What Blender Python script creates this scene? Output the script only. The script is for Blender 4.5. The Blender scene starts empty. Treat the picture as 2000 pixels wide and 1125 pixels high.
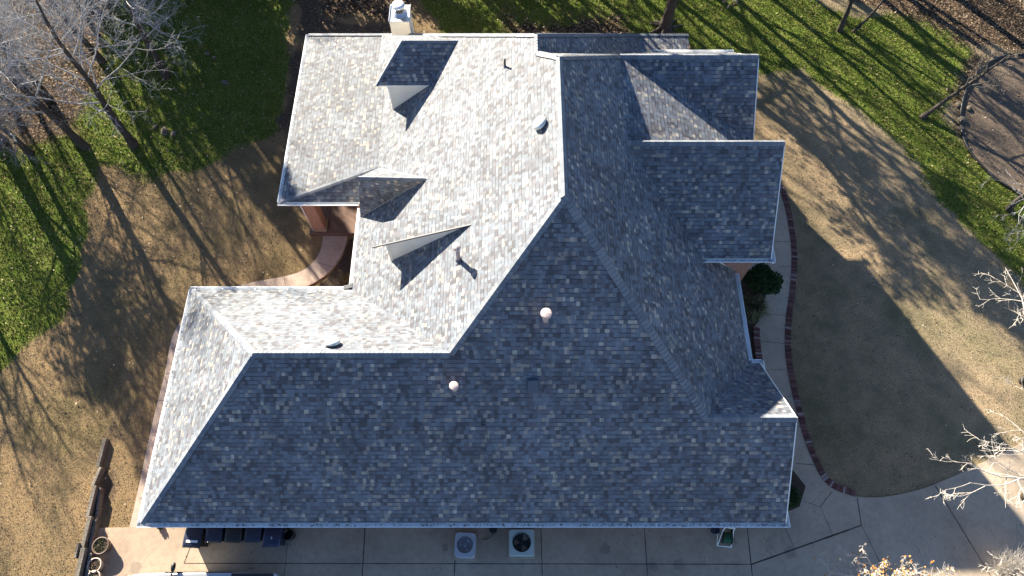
import bpy, bmesh, math, random
import numpy as np
from mathutils import Vector, noise as mnoise
R = random.Random(7)
S = bpy.context.scene
COL = S.collection
H = 27.5; F = 1333.0; TH = math.atan(1333/2835.0); ST = math.sin(TH); CT = math.cos(TH)

# ---------------------------------------------------------------- measuring helpers (survey of the site from the drone's known height and tilt)
def ray(px, py):
    u = (px-1000)/F; v = (py-562.5)/F
    return Vector((u, ST-v*CT, -(CT+v*ST)))
def U(px, py, z=0.0):
    d = ray(px, py); t = (z-H)/d.z
    return Vector((0, 0, H))+d*t
def UP(px, py, pl):                      # on plane z = a x + b y + c
    d = ray(px, py); a, b, c = pl
    t = (c-H)/(d.z-a*d.x-b*d.y)
    return Vector((0, 0, H))+d*t
def Z(pl, x, y): return pl[0]*x+pl[1]*y+pl[2]
SUNH = Vector((.60, -.80, 0)); SEL = math.radians(22.5)

# ---------------------------------------------------------------- mesh helpers
class MB:
    def __init__(s): s.v = []; s.f = []; s.uv = []; s.m = []; s.sm = []
    def face(s, pts, uv=None, m=0, sm=False):
        b = len(s.v); s.v += [tuple(p) for p in pts]
        s.f.append(tuple(range(b, b+len(pts))))
        if uv is None: uv = planar_uv(pts)
        s.uv.append(uv); s.m.append(m); s.sm.append(sm)
    def add(s, verts, faces, m=0, sm=False, uvf=None):
        b = len(s.v); s.v += [tuple(p) for p in verts]
        for i, f in enumerate(faces):
            s.f.append(tuple(b+k for k in f)); s.m.append(m); s.sm.append(sm)
            s.uv.append(uvf[i] if uvf else planar_uv([Vector(verts[k]) for k in f]))
    def box(s, x0, x1, y0, y1, z0, z1, m=0, rot=0, c=None, taper=1.0):
        cx, cy = ((x0+x1)/2, (y0+y1)/2)
        P = []
        for z, t in ((z0, taper), (z1, 1.0)):
            for x, y in ((x0, y0), (x1, y0), (x1, y1), (x0, y1)):
                dx, dy = (x-cx)*t, (y-cy)*t
                if rot: dx, dy = dx*math.cos(rot)-dy*math.sin(rot), dx*math.sin(rot)+dy*math.cos(rot)
                P.append(Vector((cx+dx, cy+dy, z)))
        s.add(P, [(3, 2, 1, 0), (4, 5, 6, 7), (0, 1, 5, 4), (1, 2, 6, 5), (2, 3, 7, 6), (3, 0, 4, 7)], m)
    def tube(s, pts, rs, n=8, m=0, caps=True, sm=True):
        pts = [Vector(p) for p in pts]
        if not isinstance(rs, (list, tuple)): rs = [rs]*len(pts)
        V = []; prev = None
        for i, p in enumerate(pts):
            d = (pts[min(i+1, len(pts)-1)]-pts[max(i-1, 0)]).normalized()
            if prev is None:
                a = d.orthogonal().normalized()
            else:
                a = prev-d*prev.dot(d)
                a = a.normalized() if a.length > 1e-5 else d.orthogonal().normalized()
            prev = a; b = d.cross(a)
            for k in range(n):
                t = 2*math.pi*k/n
                V.append(p+(a*math.cos(t)+b*math.sin(t))*rs[i])
        Fc = []; Uv = []
        L = 0
        for i in range(len(pts)-1):
            l = (pts[i+1]-pts[i]).length
            for k in range(n):
                Fc.append((i*n+k, i*n+(k+1) % n, (i+1)*n+(k+1) % n, (i+1)*n+k))
                Uv.append([(k/n, L), ((k+1)/n, L), ((k+1)/n, L+l), (k/n, L+l)])
            L += l
        if caps:
            Fc.append(tuple(range(n-1, -1, -1))); Uv.append([(0, 0)]*n)
            Fc.append(tuple((len(pts)-1)*n+k for k in range(n))); Uv.append([(0, 0)]*n)
        s.add(V, Fc, m, sm, Uv)
    def lathe(s, prof, c, n=28, m=0, sm=True, ax=None, sc=(1, 1)):
        c = Vector(c); V = []; Fc = []; Uv = []
        for r, z in prof:
            for k in range(n):
                t = 2*math.pi*k/n
                p = Vector((r*math.cos(t)*sc[0], r*math.sin(t)*sc[1], z))
                if ax is not None: p = ax @ p
                V.append(c+p)
        for i in range(len(prof)-1):
            for k in range(n):
                Fc.append((i*n+k, i*n+(k+1) % n, (i+1)*n+(k+1) % n, (i+1)*n+k))
                Uv.append([(k/n, i), ((k+1)/n, i), ((k+1)/n, i+1), (k/n, i+1)])
        s.add(V, Fc, m, sm, Uv)
    def build(s, name, mats, parent=None, merge=False, bevel=0, recalc=False):
        me = bpy.data.meshes.new(name)
        me.from_pydata(s.v, [], s.f)
        if not isinstance(mats, (list, tuple)): mats = [mats]
        for m in mats: me.materials.append(m)
        l = me.uv_layers.new(name='UVMap')
        flat = [c for f in s.uv for p in f for c in p]
        l.data.foreach_set('uv', flat)
        me.polygons.foreach_set('material_index', s.m)
        me.polygons.foreach_set('use_smooth', s.sm)
        if merge or recalc:
            bm = bmesh.new(); bm.from_mesh(me)
            if merge: bmesh.ops.remove_doubles(bm, verts=bm.verts, dist=1e-4)
            if recalc: bmesh.ops.recalc_face_normals(bm, faces=bm.faces)
            bm.to_mesh(me); bm.free()
        me.update()
        o = bpy.data.objects.new(name, me); COL.objects.link(o)
        if bevel:
            b = o.modifiers.new('bevel', 'BEVEL'); b.width = bevel; b.segments = 2; b.limit_method = 'ANGLE'; b.angle_limit = .6
        if parent: o.parent = parent; o.matrix_parent_inverse = parent.matrix_world.inverted()
        return o
def planar_uv(pts):
    pts = [Vector(p) for p in pts]
    n = Vector((0, 0, 0))
    for i in range(len(pts)):
        a, b = pts[i], pts[(i+1) % len(pts)]
        n += Vector(((a.y-b.y)*(a.z+b.z), (a.z-b.z)*(a.x+b.x), (a.x-b.x)*(a.y+b.y)))
    if n.length < 1e-9: return [(0, 0)]*len(pts)
    n.normalize()
    if n.z < 0: n = -n
    h = Vector((0, 0, 1)).cross(n)
    h = h.normalized() if h.length > 1e-3 else Vector((1, 0, 0))
    w = n.cross(h)
    return [(p.dot(h), p.dot(w)) for p in pts]
def empty(name, loc=(0, 0, 0), rz=0):
    o = bpy.data.objects.new(name, None); COL.objects.link(o); o.location = loc; o.rotation_euler = (0, 0, rz)
    bpy.context.view_layer.update()
    return o
def tag(o, label=None, cat=None, group=None, kind=None):
    if label: o['label'] = label
    if cat: o['category'] = cat
    if group: o['group'] = group
    if kind: o['kind'] = kind
    return o

# ---------------------------------------------------------------- materials
def mat(name):
    m = bpy.data.materials.new(name); m.use_nodes = True
    nt = m.node_tree; b = nt.nodes['Principled BSDF']; b.inputs['Roughness'].default_value = .9
    b.inputs['Specular IOR Level'].default_value = .25
    return m, nt, b
class N:
    def __init__(s, nt): s.nt = nt
    def n(s, t, **k):
        o = s.nt.nodes.new(t)
        for a, v in k.items(): setattr(o, a, v)
        return o
    def l(s, a, b): s.nt.links.new(a, b)
    def math(s, op, a, b=None, clamp=False):
        o = s.n('ShaderNodeMath', operation=op, use_clamp=clamp)
        for i, x in enumerate((a, b)):
            if x is None: continue
            if isinstance(x, (int, float)): o.inputs[i].default_value = x
            else: s.l(x, o.inputs[i])
        return o.outputs[0]
    def mix(s, f, a, b, blend='MIX'):
        o = s.n('ShaderNodeMix', data_type='RGBA', blend_type=blend)
        for i, x in ((0, f), (6, a), (7, b)):
            if isinstance(x, (int, float)): o.inputs[i].default_value = x
            elif isinstance(x, tuple): o.inputs[i].default_value = (*x, 1)
            else: s.l(x, o.inputs[i])
        return o.outputs[2]
    def ramp(s, fac, stops, interp='LINEAR'):
        o = s.n('ShaderNodeValToRGB'); cr = o.color_ramp; cr.interpolation = interp
        while len(cr.elements) < len(stops): cr.elements.new(.5)
        for e, (p, c) in zip(cr.elements, stops):
            e.position = p; e.color = (*c, 1) if isinstance(c, tuple) else (c, c, c, 1)
        s.l(fac, o.inputs[0]); return o.outputs[0]
    def noise(s, vec, scale, detail=3, rough=.55, dim='3D'):
        o = s.n('ShaderNodeTexNoise', noise_dimensions=dim); o.inputs['Scale'].default_value = scale
        o.inputs['Detail'].default_value = detail; o.inputs['Roughness'].default_value = rough
        if vec is not None: s.l(vec, o.inputs['Vector'])
        return o.outputs[0]
    def bump(s, h, strength, dist, b):
        o = s.n('ShaderNodeBump'); o.inputs['Strength'].default_value = strength; o.inputs['Distance'].default_value = dist
        s.l(h, o.inputs['Height']); s.l(o.outputs[0], b.inputs['Normal']); return o
    def uv(s): return s.n('ShaderNodeUVMap', uv_map='UVMap').outputs[0]
    def pos(s): return s.n('ShaderNodeTexCoord').outputs['Object']
    def sep(s, v):
        o = s.n('ShaderNodeSeparateXYZ'); s.l(v, o.inputs[0]); return o.outputs

def plain(name, col, rough=.7, metal=0, var=.12, scale=6, spec=.3, bump=0):
    m, nt, b = mat(name); k = N(nt)
    p = k.pos(); nz = k.noise(p, scale, 5)
    c = k.ramp(nz, [(.3, tuple(x*(1-var) for x in col)), (.7, tuple(min(1, x*(1+var)) for x in col))])
    k.l(c, b.inputs['Base Color']); b.inputs['Roughness'].default_value = rough; b.inputs['Metallic'].default_value = metal
    b.inputs['Specular IOR Level'].default_value = spec
    if bump: k.bump(k.noise(p, scale*6, 3), .5, bump, b)
    return m

def shingle_mat(name, caps=False):
    m, nt, b = mat(name); k = N(nt)
    uv = k.uv(); x, y, _ = k.sep(uv)
    if not caps:
        row = k.math('DIVIDE', y, .148); ri = k.math('FLOOR', row); fv = k.math('FRACT', row)
        wn = k.n('ShaderNodeTexWhiteNoise', noise_dimensions='1D'); k.l(ri, wn.inputs['W'])
        off = k.math('MULTIPLY', wn.outputs[0], 731.0)
        w = k.math('ADD', k.math('DIVIDE', x, .14), off)
        vo = k.n('ShaderNodeTexVoronoi', voronoi_dimensions='1D', feature='F1'); vo.inputs['Scale'].default_value = 1; vo.inputs['Randomness'].default_value = .65
        k.l(w, vo.inputs['W'])
        c = k.n('ShaderNodeSeparateColor'); k.l(vo.outputs['Color'], c.inputs[0])
        r1, r2, r3 = c.outputs
        # runs of colour: shingle strips ~1 m long share a blend
        w2 = k.math('ADD', k.math('DIVIDE', x, .55), k.math('MULTIPLY', off, 1.7))
        v2 = k.n('ShaderNodeTexVoronoi', voronoi_dimensions='1D', feature='F1'); v2.inputs['Scale'].default_value = 1; k.l(w2, v2.inputs['W'])
        c2 = k.n('ShaderNodeSeparateColor'); k.l(v2.outputs['Color'], c2.inputs[0])
        sel = k.math('ADD', k.math('MULTIPLY', r1, .84), k.math('MULTIPLY', c2.outputs[0], .16))
        col = k.ramp(sel, [(0, (.056, .058, .074)), (.17, (.082, .091, .116)), (.32, (.104, .124, .158)), (.54, (.128, .150, .184)), (.70, (.098, .100, .120)), (.80, (.215, .202, .192)), (.91, (.325, .300, .270))], 'CONSTANT')
        vd = k.n('ShaderNodeTexVoronoi', voronoi_dimensions='1D', feature='DISTANCE_TO_EDGE'); vd.inputs['Scale'].default_value = 1; vd.inputs['Randomness'].default_value = .65; k.l(w, vd.inputs['W'])
        gap = k.math('LESS_THAN', vd.outputs['Distance'], .035)
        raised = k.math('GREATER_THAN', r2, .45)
        sh = k.math('MULTIPLY', k.math('GREATER_THAN', fv, .78), raised)  # printed dark band, also standing in for shade cast by raised tabs
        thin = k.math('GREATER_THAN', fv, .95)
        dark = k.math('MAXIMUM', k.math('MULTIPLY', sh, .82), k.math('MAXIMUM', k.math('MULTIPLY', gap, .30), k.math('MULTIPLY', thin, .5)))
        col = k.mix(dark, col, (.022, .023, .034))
        # height: each course overlaps the one below
        hgt = k.math('SUBTRACT', k.math('MULTIPLY', raised, .45), fv)
        hgt = k.math('SUBTRACT', hgt, k.math('MULTIPLY', gap, .4))
        tone = k.noise(uv, .5, 5, .6)
        col = k.mix(.9, col, k.ramp(tone, [(.3, .74), (.7, 1.22)]), 'MULTIPLY')
        gran = k.noise(uv, 55, 2, .6)
        col = k.mix(.8, col, k.ramp(gran, [(.3, .8), (.7, 1.2)]), 'MULTIPLY')
        stv = k.n('ShaderNodeVectorMath', operation='MULTIPLY'); k.l(uv, stv.inputs[0]); stv.inputs[1].default_value = (2.6, .22, 1)
        stn = k.noise(stv.outputs[0], 1.0, 4, .6)
        col = k.mix(.8, col, k.ramp(stn, [(.28, .80), (.6, 1.07)]), 'MULTIPLY')
        k.bump(hgt, .45, .007, b)
    else:
        fl = k.math('FLOOR', x)
        wn = k.n('ShaderNodeTexWhiteNoise', noise_dimensions='1D'); k.l(fl, wn.inputs['W'])
        col = k.ramp(wn.outputs[0], [(0, (.10, .115, .145)), (.4, (.125, .145, .18)), (.8, (.16, .175, .20))], 'LINEAR')
        col = k.mix(.8, col, k.ramp(k.noise(k.pos(), 30, 3), [(.3, .8), (.7, 1.2)]), 'MULTIPLY')
    k.l(col, b.inputs['Base Color']); b.inputs['Roughness'].default_value = .8; b.inputs['Specular IOR Level'].default_value = .62
    return m

def brick_mat(name, c1=(.30, .105, .06), c2=(.20, .07, .045), mortar=(.50, .46, .40)):
    m, nt, b = mat(name); k = N(nt)
    t = k.n('ShaderNodeTexBrick'); k.l(k.uv(), t.inputs['Vector'])
    t.inputs['Color1'].default_value = (*c1, 1); t.inputs['Color2'].default_value = (*c2, 1); t.inputs['Mortar'].default_value = (*mortar, 1)
    t.inputs['Scale'].default_value = 1; t.inputs['Brick Width'].default_value = .21; t.inputs['Row Height'].default_value = .075
    t.inputs['Mortar Size'].default_value = .009; t.inputs['Bias'].default_value = -.1
    c = k.mix(.7, t.outputs[0], k.ramp(k.noise(k.pos(), 9, 4), [(.3, .75), (.7, 1.25)]), 'MULTIPLY')
    k.l(c, b.inputs['Base Color']); inv = k.math('SUBTRACT', 1.0, t.outputs[1]); k.bump(inv, .6, .006, b)
    return m

def concrete_mat(name, base=(.345, .285, .225)):
    m, nt, b = mat(name); k = N(nt); p = k.pos()
    a = k.noise(p, .45, 6, .6); c = k.noise(p, 5, 5, .65); f = k.noise(p, 60, 2)
    col = k.ramp(a, [(.3, tuple(x*.78 for x in base)), (.52, base), (.72, tuple(x*1.13 for x in base))])
    col = k.mix(.8, col, k.ramp(c, [(.28, .80), (.5, 1.0), (.72, 1.10)]), 'MULTIPLY')
    col = k.mix(.6, col, k.ramp(f, [(.3, .82), (.7, 1.16)]), 'MULTIPLY')
    wv = k.n('ShaderNodeTexVoronoi'); wv.inputs['Scale'].default_value = .55; k.l(p, wv.inputs['Vector'])
    st = k.math('LESS_THAN', k.math('ADD', wv.outputs[0], k.math('MULTIPLY', k.noise(p, 6, 4), .14)), .19)
    col = k.mix(k.math('MULTIPLY', st, .34), col, (.10, .09, .085))
    sp = k.n('ShaderNodeTexVoronoi'); sp.inputs['Scale'].default_value = 2.7; k.l(p, sp.inputs['Vector'])
    s2 = k.math('LESS_THAN', sp.outputs[0], .035); col = k.mix(k.math('MULTIPLY', s2, .75), col, (.06, .05, .045))
    # hairline cracks
    wp = k.n('ShaderNodeVectorMath', operation='ADD'); nz = k.n('ShaderNodeTexNoise'); nz.inputs['Scale'].default_value = 1.4; k.l(p, nz.inputs['Vector'])
    k.l(p, wp.inputs[0]); k.l(nz.outputs['Color'], wp.inputs[1])
    cr = k.n('ShaderNodeTexVoronoi', feature='DISTANCE_TO_EDGE'); cr.inputs['Scale'].default_value = .16; k.l(wp.outputs[0], cr.inputs['Vector'])
    crk = k.math('MULTIPLY', k.math('LESS_THAN', cr.outputs['Distance'], .0016), k.math('GREATER_THAN', c, .5))
    col = k.mix(k.math('MULTIPLY', crk, .6), col, (.09, .08, .075))
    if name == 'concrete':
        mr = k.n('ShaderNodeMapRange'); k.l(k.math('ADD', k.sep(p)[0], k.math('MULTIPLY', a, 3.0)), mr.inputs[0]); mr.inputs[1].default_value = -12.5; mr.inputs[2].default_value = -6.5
        col = k.mix(k.math('SUBTRACT', 1.0, mr.outputs[0]), col, k.mix(1.0, col, (.84, .79, .77), 'MULTIPLY'))  # west end is pinker, and darkened to tone down its sunlit patch
    k.l(col, b.inputs['Base Color']); b.inputs['Roughness'].default_value = .85
    k.bump(f, .3, .004, b)
    return m

def ground_mat():
    m, nt, b = mat('lawn_ground'); k = N(nt); p = k.pos()
    big = k.noise(p, .22, 5, .6); mid = k.noise(p, 1.4, 5, .6); fine = k.noise(p, 9, 5, .7); vf = k.noise(p, 26, 3, .7)
    def mask(nm, hard=.10):
        a = k.n('ShaderNodeAttribute', attribute_name=nm).outputs['Fac']
        a = k.math('ADD', a, k.math('MULTIPLY', k.math('SUBTRACT', mid, .5), .5))
        a = k.math('ADD', a, k.math('MULTIPLY', k.math('SUBTRACT', fine, .5), .7))
        return k.ramp(a, [(.5-hard, 0.0), (.5+hard, 1.0)])
    tan = k.ramp(vf, [(.30, (.105, .084, .056)), (.48, (.190, .153, .102)), (.68, (.29, .24, .168))])
    tan = k.mix(.85, tan, k.ramp(big, [(.34, (.60, .68, .60)), (.5, (.98, .98, .98)), (.64, (1.2, 1.14, 1.1))]), 'MULTIPLY')
    tan = k.mix(.7, tan, k.ramp(mid, [(.32, (.66, .70, .68)), (.6, (1.14, 1.10, 1.06))]), 'MULTIPLY')
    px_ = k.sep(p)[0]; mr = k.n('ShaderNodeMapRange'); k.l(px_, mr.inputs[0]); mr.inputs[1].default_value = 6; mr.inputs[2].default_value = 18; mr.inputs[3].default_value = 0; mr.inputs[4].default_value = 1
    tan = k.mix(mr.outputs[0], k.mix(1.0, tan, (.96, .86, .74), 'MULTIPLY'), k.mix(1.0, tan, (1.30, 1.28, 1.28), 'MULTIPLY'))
    grn = k.ramp(vf, [(.32, (.022, .036, .009)), (.5, (.078, .122, .018)), (.68, (.15, .185, .040))])
    yel = k.ramp(vf, [(.32, (.05, .055, .016)), (.5, (.135, .145, .035)), (.68, (.23, .215, .07))])
    grn = k.mix(k.ramp(mid, [(.42, 0.0), (.70, .8)]), grn, yel)
    grn = k.mix(.8, grn, k.ramp(big, [(.3, .72), (.7, 1.2)]), 'MULTIPLY')
    lv = k.n('ShaderNodeTexVoronoi'); lv.inputs['Scale'].default_value = 13; k.l(p, lv.inputs['Vector'])
    lc = k.n('ShaderNodeSeparateColor'); k.l(lv.outputs['Color'], lc.inputs[0])
    leaf = k.ramp(lc.outputs[0], [(0, (.022, .017, .013)), (.4, (.05, .036, .026)), (.68, (.10, .070, .048)), (.9, (.20, .145, .10))], 'CONSTANT')
    leaf = k.mix(.8, leaf, k.ramp(mid, [(.3, .6), (.7, 1.25)]), 'MULTIPLY')
    dirt = k.ramp(fine, [(.3, (.032, .024, .018)), (.5, (.075, .056, .042)), (.72, (.13, .10, .075))])
    soil = k.ramp(fine, [(.3, (.075, .058, .044)), (.5, (.125, .098, .077)), (.72, (.18, .145, .115))])
    col = k.mix(mask('green'), tan, grn)
    col = k.mix(mask('leaf'), col, leaf)
    col = k.mix(mask('dirt'), col, dirt)
    col = k.mix(mask('soil', .04), col, soil)
    # scattered pale dead leaves
    sv = k.n('ShaderNodeTexVoronoi'); sv.inputs['Scale'].default_value = 2.3; k.l(p, sv.inputs['Vector'])
    spk = k.math('LESS_THAN', sv.outputs[0], .07)
    col = k.mix(k.math('MULTIPLY', spk, .55), col, (.34, .27, .19))
    k.l(col, b.inputs['Base Color'])
    hh = k.math('ADD', k.math('MULTIPLY', fine, .5), vf)
    k.bump(hh, .7, .045, b); b.inputs['Roughness'].default_value = 1; b.inputs['Specular IOR Level'].default_value = .05
    return m

def bark_mat(name, col, scale=5):
    m, nt, b = mat(name); k = N(nt); p = k.pos()
    st = k.n('ShaderNodeMapping'); st.inputs['Scale'].default_value = (1, 1, .25); k.l(p, st.inputs['Vector'])
    nz = k.noise(st.outputs[0], scale*3, 5, .65)
    c = k.ramp(nz, [(.32, tuple(x*.45 for x in col)), (.55, col), (.75, tuple(min(1, x*1.3) for x in col))])
    k.l(c, b.inputs['Base Color']); k.bump(nz, .7, .02, b)
    return m

def index_mat(name, stops, rough=.9, trans=0):
    m, nt, b = mat(name); k = N(nt); x, y, _ = k.sep(k.uv())
    wn = k.n('ShaderNodeTexWhiteNoise', noise_dimensions='1D'); k.l(k.math('FLOOR', x), wn.inputs['W'])
    c = k.ramp(wn.outputs[0], stops)
    c = k.mix(.6, c, k.ramp(k.noise(k.pos(), 14, 3), [(.3, .75), (.7, 1.25)]), 'MULTIPLY')
    k.l(c, b.inputs['Base Color']); b.inputs['Roughness'].default_value = rough
    b.inputs['Specular IOR Level'].default_value = .1
    return m

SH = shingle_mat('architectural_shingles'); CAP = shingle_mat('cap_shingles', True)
WHITE = plain('white_paint', (.80, .80, .78), .45, var=.05, scale=2)
GUT = plain('white_gutter', (.74, .76, .78), .4, var=.10, scale=3)
CREAM = plain('cream_siding', (.82, .76, .65), .6, var=.04, scale=1.5)
BRICK = brick_mat('red_brick')
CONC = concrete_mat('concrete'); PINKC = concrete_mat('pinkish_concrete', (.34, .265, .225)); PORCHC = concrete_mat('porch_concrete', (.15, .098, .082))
JOINT = plain('joint', (.045, .038, .034), .9, var=.3, scale=9)
MULCH = index_mat('mulch', [(0, (.03, .02, .015)), (.5, (.07, .045, .03)), (1, (.14, .10, .07))])
SOILM = plain('bed_soil', (.045, .033, .025), .95, var=.5, scale=14, bump=.02)
GALV = plain('galvanised', (.55, .58, .60), .35, metal=.85, var=.12, scale=7)
VENTW = plain('vent_metal', (.60, .66, .64), .35, metal=.3, var=.06, scale=4, spec=.5)
PIPEM = plain('painted_pipe', (.40, .33, .33), .55, metal=.2, var=.2, scale=12)
RUSTY = plain('weathered_cap', (.50, .40, .38), .5, metal=.2, var=.4, scale=22)
DARKP = plain('dark_plastic', (.02, .022, .026), .4, var=.2)
NAVY = plain('navy_plastic', (.009, .014, .038), .45, var=.2, scale=3, spec=.5)
NAVY2 = plain('blue_plastic', (.010, .018, .055), .4, var=.15, scale=3, spec=.5)
BLACKP = plain('black_plastic', (.008, .009, .011), .45, var=.2, scale=3, spec=.5)
STICK = plain('sticker', (.75, .77, .80), .5, var=.05)
ACW = plain('ac_cabinet', (.34, .37, .43), .5, var=.06, scale=3, spec=.4)
ACG = plain('ac_cabinet_green', (.38, .45, .44), .5, var=.08, scale=3, spec=.4)
GREENH = plain('green_hose', (.02, .10, .05), .5, var=.2)
TIMB = bark_mat('old_timber', (.14, .125, .11), 6)
BARK = bark_mat('grey_bark', (.060, .050, .043)); TWIG = bark_mat('pale_twigs', (.33, .33, .345)); TWIGW = bark_mat('silver_twigs', (.50, .46, .42)); TWIGD = bark_mat('brown_twigs', (.17, .145, .12))
EVER = index_mat('evergreen_leaves', [(0, (.012, .028, .010)), (.5, (.030, .058, .018)), (1, (.06, .095, .03))])
SHRUB = index_mat('shrub_leaves', [(0, (.012, .028, .012)), (.5, (.028, .055, .020)), (1, (.055, .09, .035))])
ORANGE = index_mat('autumn_leaves', [(0, (.28, .11, .02)), (.5, (.45, .22, .06)), (.85, (.60, .42, .22)), (1, (.75, .68, .58))])
GRASSG = index_mat('green_blades', [(0, (.026, .040, .010)), (.45, (.072, .104, .020)), (.75, (.17, .18, .048)), (1, (.32, .29, .13))])
GRASST = index_mat('dry_blades', [(0, (.11, .088, .058)), (.5, (.20, .162, .108)), (1, (.33, .28, .20))])
LEAFM = index_mat('dead_leaves', [(0, (.06, .038, .025)), (.5, (.15, .10, .065)), (.8, (.30, .22, .15)), (1, (.52, .44, .34))])
ROCKM = plain('limestone', (.10, .085, .07), .9, var=.3, scale=4, bump=.03)
TERRA = plain('glazed_pot', (.40, .34, .29), .6, var=.15, scale=5); TERRD = plain('dark_pot', (.10, .07, .055), .6, var=.2, scale=5)
EDGEB = index_mat('edging_bricks', [(0, (.075, .036, .034)), (.5, (.125, .062, .056)), (.85, (.17, .10, .09)), (.95, (.27, .22, .21))])
m_, nt_, b_ = mat('silver_car_paint'); b_.inputs['Base Color'].default_value = (.42, .44, .47, 1); b_.inputs['Metallic'].default_value = .6; b_.inputs['Roughness'].default_value = .22; b_.inputs['Coat Weight'].default_value = .7; CARP = m_
m_, nt_, b_ = mat('car_glass'); b_.inputs['Base Color'].default_value = (.01, .012, .015, 1); b_.inputs['Roughness'].default_value = .06; b_.inputs['Specular IOR Level'].default_value = .8; CARG = m_
TYRE = plain('rubber', (.02, .02, .02), .8)
LAMPG = plain('lamp_lens', (.7, .72, .75), .1, spec=.8)

# ================================================================ ROOF GEOMETRY
ze = 2.7
yE = U(900, 1021, ze).y; yN = U(530, 566, ze).y; xW = U(276, 1022, ze).x; xw = U(689, 556, ze).x; xe = U(1462, 700, ze).x
PS = (0, .8, ze-.8*yE)
q = UP(700, 690, PS); yR, zR = q.y, q.z
sN = (zR-ze)/(yN-yR); PNw = (0, -sN, ze+sN*yN)
xRW = UP(495, 691, PS).x; sW2 = (zR-ze)/(xRW-xW); PW2 = (sW2, 0, ze-sW2*xW)
P = UP(1103, 382, PS); sW = (P.z-ze)/(P.x-xw); PW = (sW, 0, ze-sW*xw)
xJ = xw+(zR-ze)/sW; J = Vector((xJ, yR, zR)); Wp = Vector((xRW, yR, zR))
SW = Vector((xW, yE, ze)); NW = Vector((xW, yN, ze)); NV = Vector((xw, yN, ze))
sE = (P.z-ze)/(xe-P.x); PE = (-sE, 0, ze+sE*xe)
M = Vector((P.x, U(1097, 112, P.z).y, P.z))
q = UP(1500, 816, PS); y4, z4 = q.y, q.z
K = Vector((xe-(z4-ze)/sE, y4, z4)); R4 = Vector((U(1555, 813, z4).x, y4, z4)); xr = R4.x
SE = Vector((xr, yE, ze)); ye4 = U(1478, 709, ze).y; s4 = (z4-ze)/(ye4-y4)
E1 = Vector((xe, ye4, ze)); E1r = Vector((xr, ye4, ze))
F2 = UP(1212, 109, PE); xk, yG1, zG1 = F2.x, F2.y, F2.z
B = UP(1050, 103, PW); A = UP(1050, 67, PW)
A.x = B.x; A.z = B.z
yC = U(548, 395, 2.6).y; xC = U(548, 395, 2.6).x; yT = U(603, 67, 2.6).y
NWk = UP(764, 67, PW); SWk = UP(738, 328, PW); xkW = (NWk.x+SWk.x)/2; zkW = Z(PW, xkW, 0)
NWk = Vector((xkW, U(764, 67, zkW).y, zkW)); SWk = Vector((xkW, U(738, 328, zkW).y, zkW))
PC = Vector((xC, yC, 2.6)); PT = Vector((xC, yT, 2.6))
print('geom', dict(yE=yE, yN=yN, xW=xW, xw=xw, xe=xe, yR=yR, zR=zR, P=P, M=M, sW=sW, sE=sE, sN=sN, sW2=sW2, K=K, R4=R4, F2=F2, A=A, B=B, s4=s4, NWk=NWk, SWk=SWk, PC=PC, PT=PT))

house = tag(empty('brick_house', (0, 12, 0)), 'large one-storey brick house under a big multi-hipped grey shingle roof', 'house')

def roof_mesh(name, polys, parent=house, thick=.14, m=SH, loose=()):
    """polys: vertex loops seen from above; every plane keeps its own course-aligned UV; outer edges get a fascia face"""
    mb = MB(); edges = {}
    key = lambda p: (round(p[0], 3), round(p[1], 3), round(p[2], 3))
    for pl in polys:
        pl = [Vector(p) for p in pl]
        a = sum((pl[i].x*pl[(i+1) % len(pl)].y-pl[(i+1) % len(pl)].x*pl[i].y) for i in range(len(pl)))
        if a < 0: pl = pl[::-1]
        uv = planar_uv(pl); o = (R.uniform(0, 50), R.uniform(0, 1)*0)
        mb.face(pl, [(u+o[0], v) for u, v in uv])
        mb.face([p-Vector((0, 0, thick)) for p in pl[::-1]], m=1)
        for i in range(len(pl)):
            e = (key(pl[i]), key(pl[(i+1) % len(pl)]))
            edges[e] = (pl[i], pl[(i+1) % len(pl)])
    for (a, b), (p, q) in edges.items():
        if (b, a) not in edges:
            mb.face([q, p, p-Vector((0, 0, thick)), q-Vector((0, 0, thick))], m=1)
    return mb.build(name, [m, WHITE], parent)

# where the east wing (G2) and entry gable meet the roof
zg = 4.4
G2w = UP(1373, 505, PE); zg = G2w.z; yg = G2w.y
xg = U(1505, 504, zg).x; dR = xg*F/532.0
t = ray(1532, 278); q = Vector((0, 0, H))+t*dR; yG2, zG2 = q.y, q.z
sG2 = (zG2-zg)/(yG2-yg); G2r = Vector((xg, yG2, zG2)); G2a = Vector((xe-(zG2-ze)/sE, yG2, zG2))
G2e = Vector((xg, yg, zg))
# main roof
E2 = Vector((xe, yG2, ze)); F1 = Vector((xk, yG2, zG1))
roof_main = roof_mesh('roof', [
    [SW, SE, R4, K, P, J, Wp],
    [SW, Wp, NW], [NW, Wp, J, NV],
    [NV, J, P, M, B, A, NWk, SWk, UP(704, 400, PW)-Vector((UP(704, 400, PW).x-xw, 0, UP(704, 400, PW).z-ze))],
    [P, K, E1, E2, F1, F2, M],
    [K, R4, E1r, E1],
])
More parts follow.
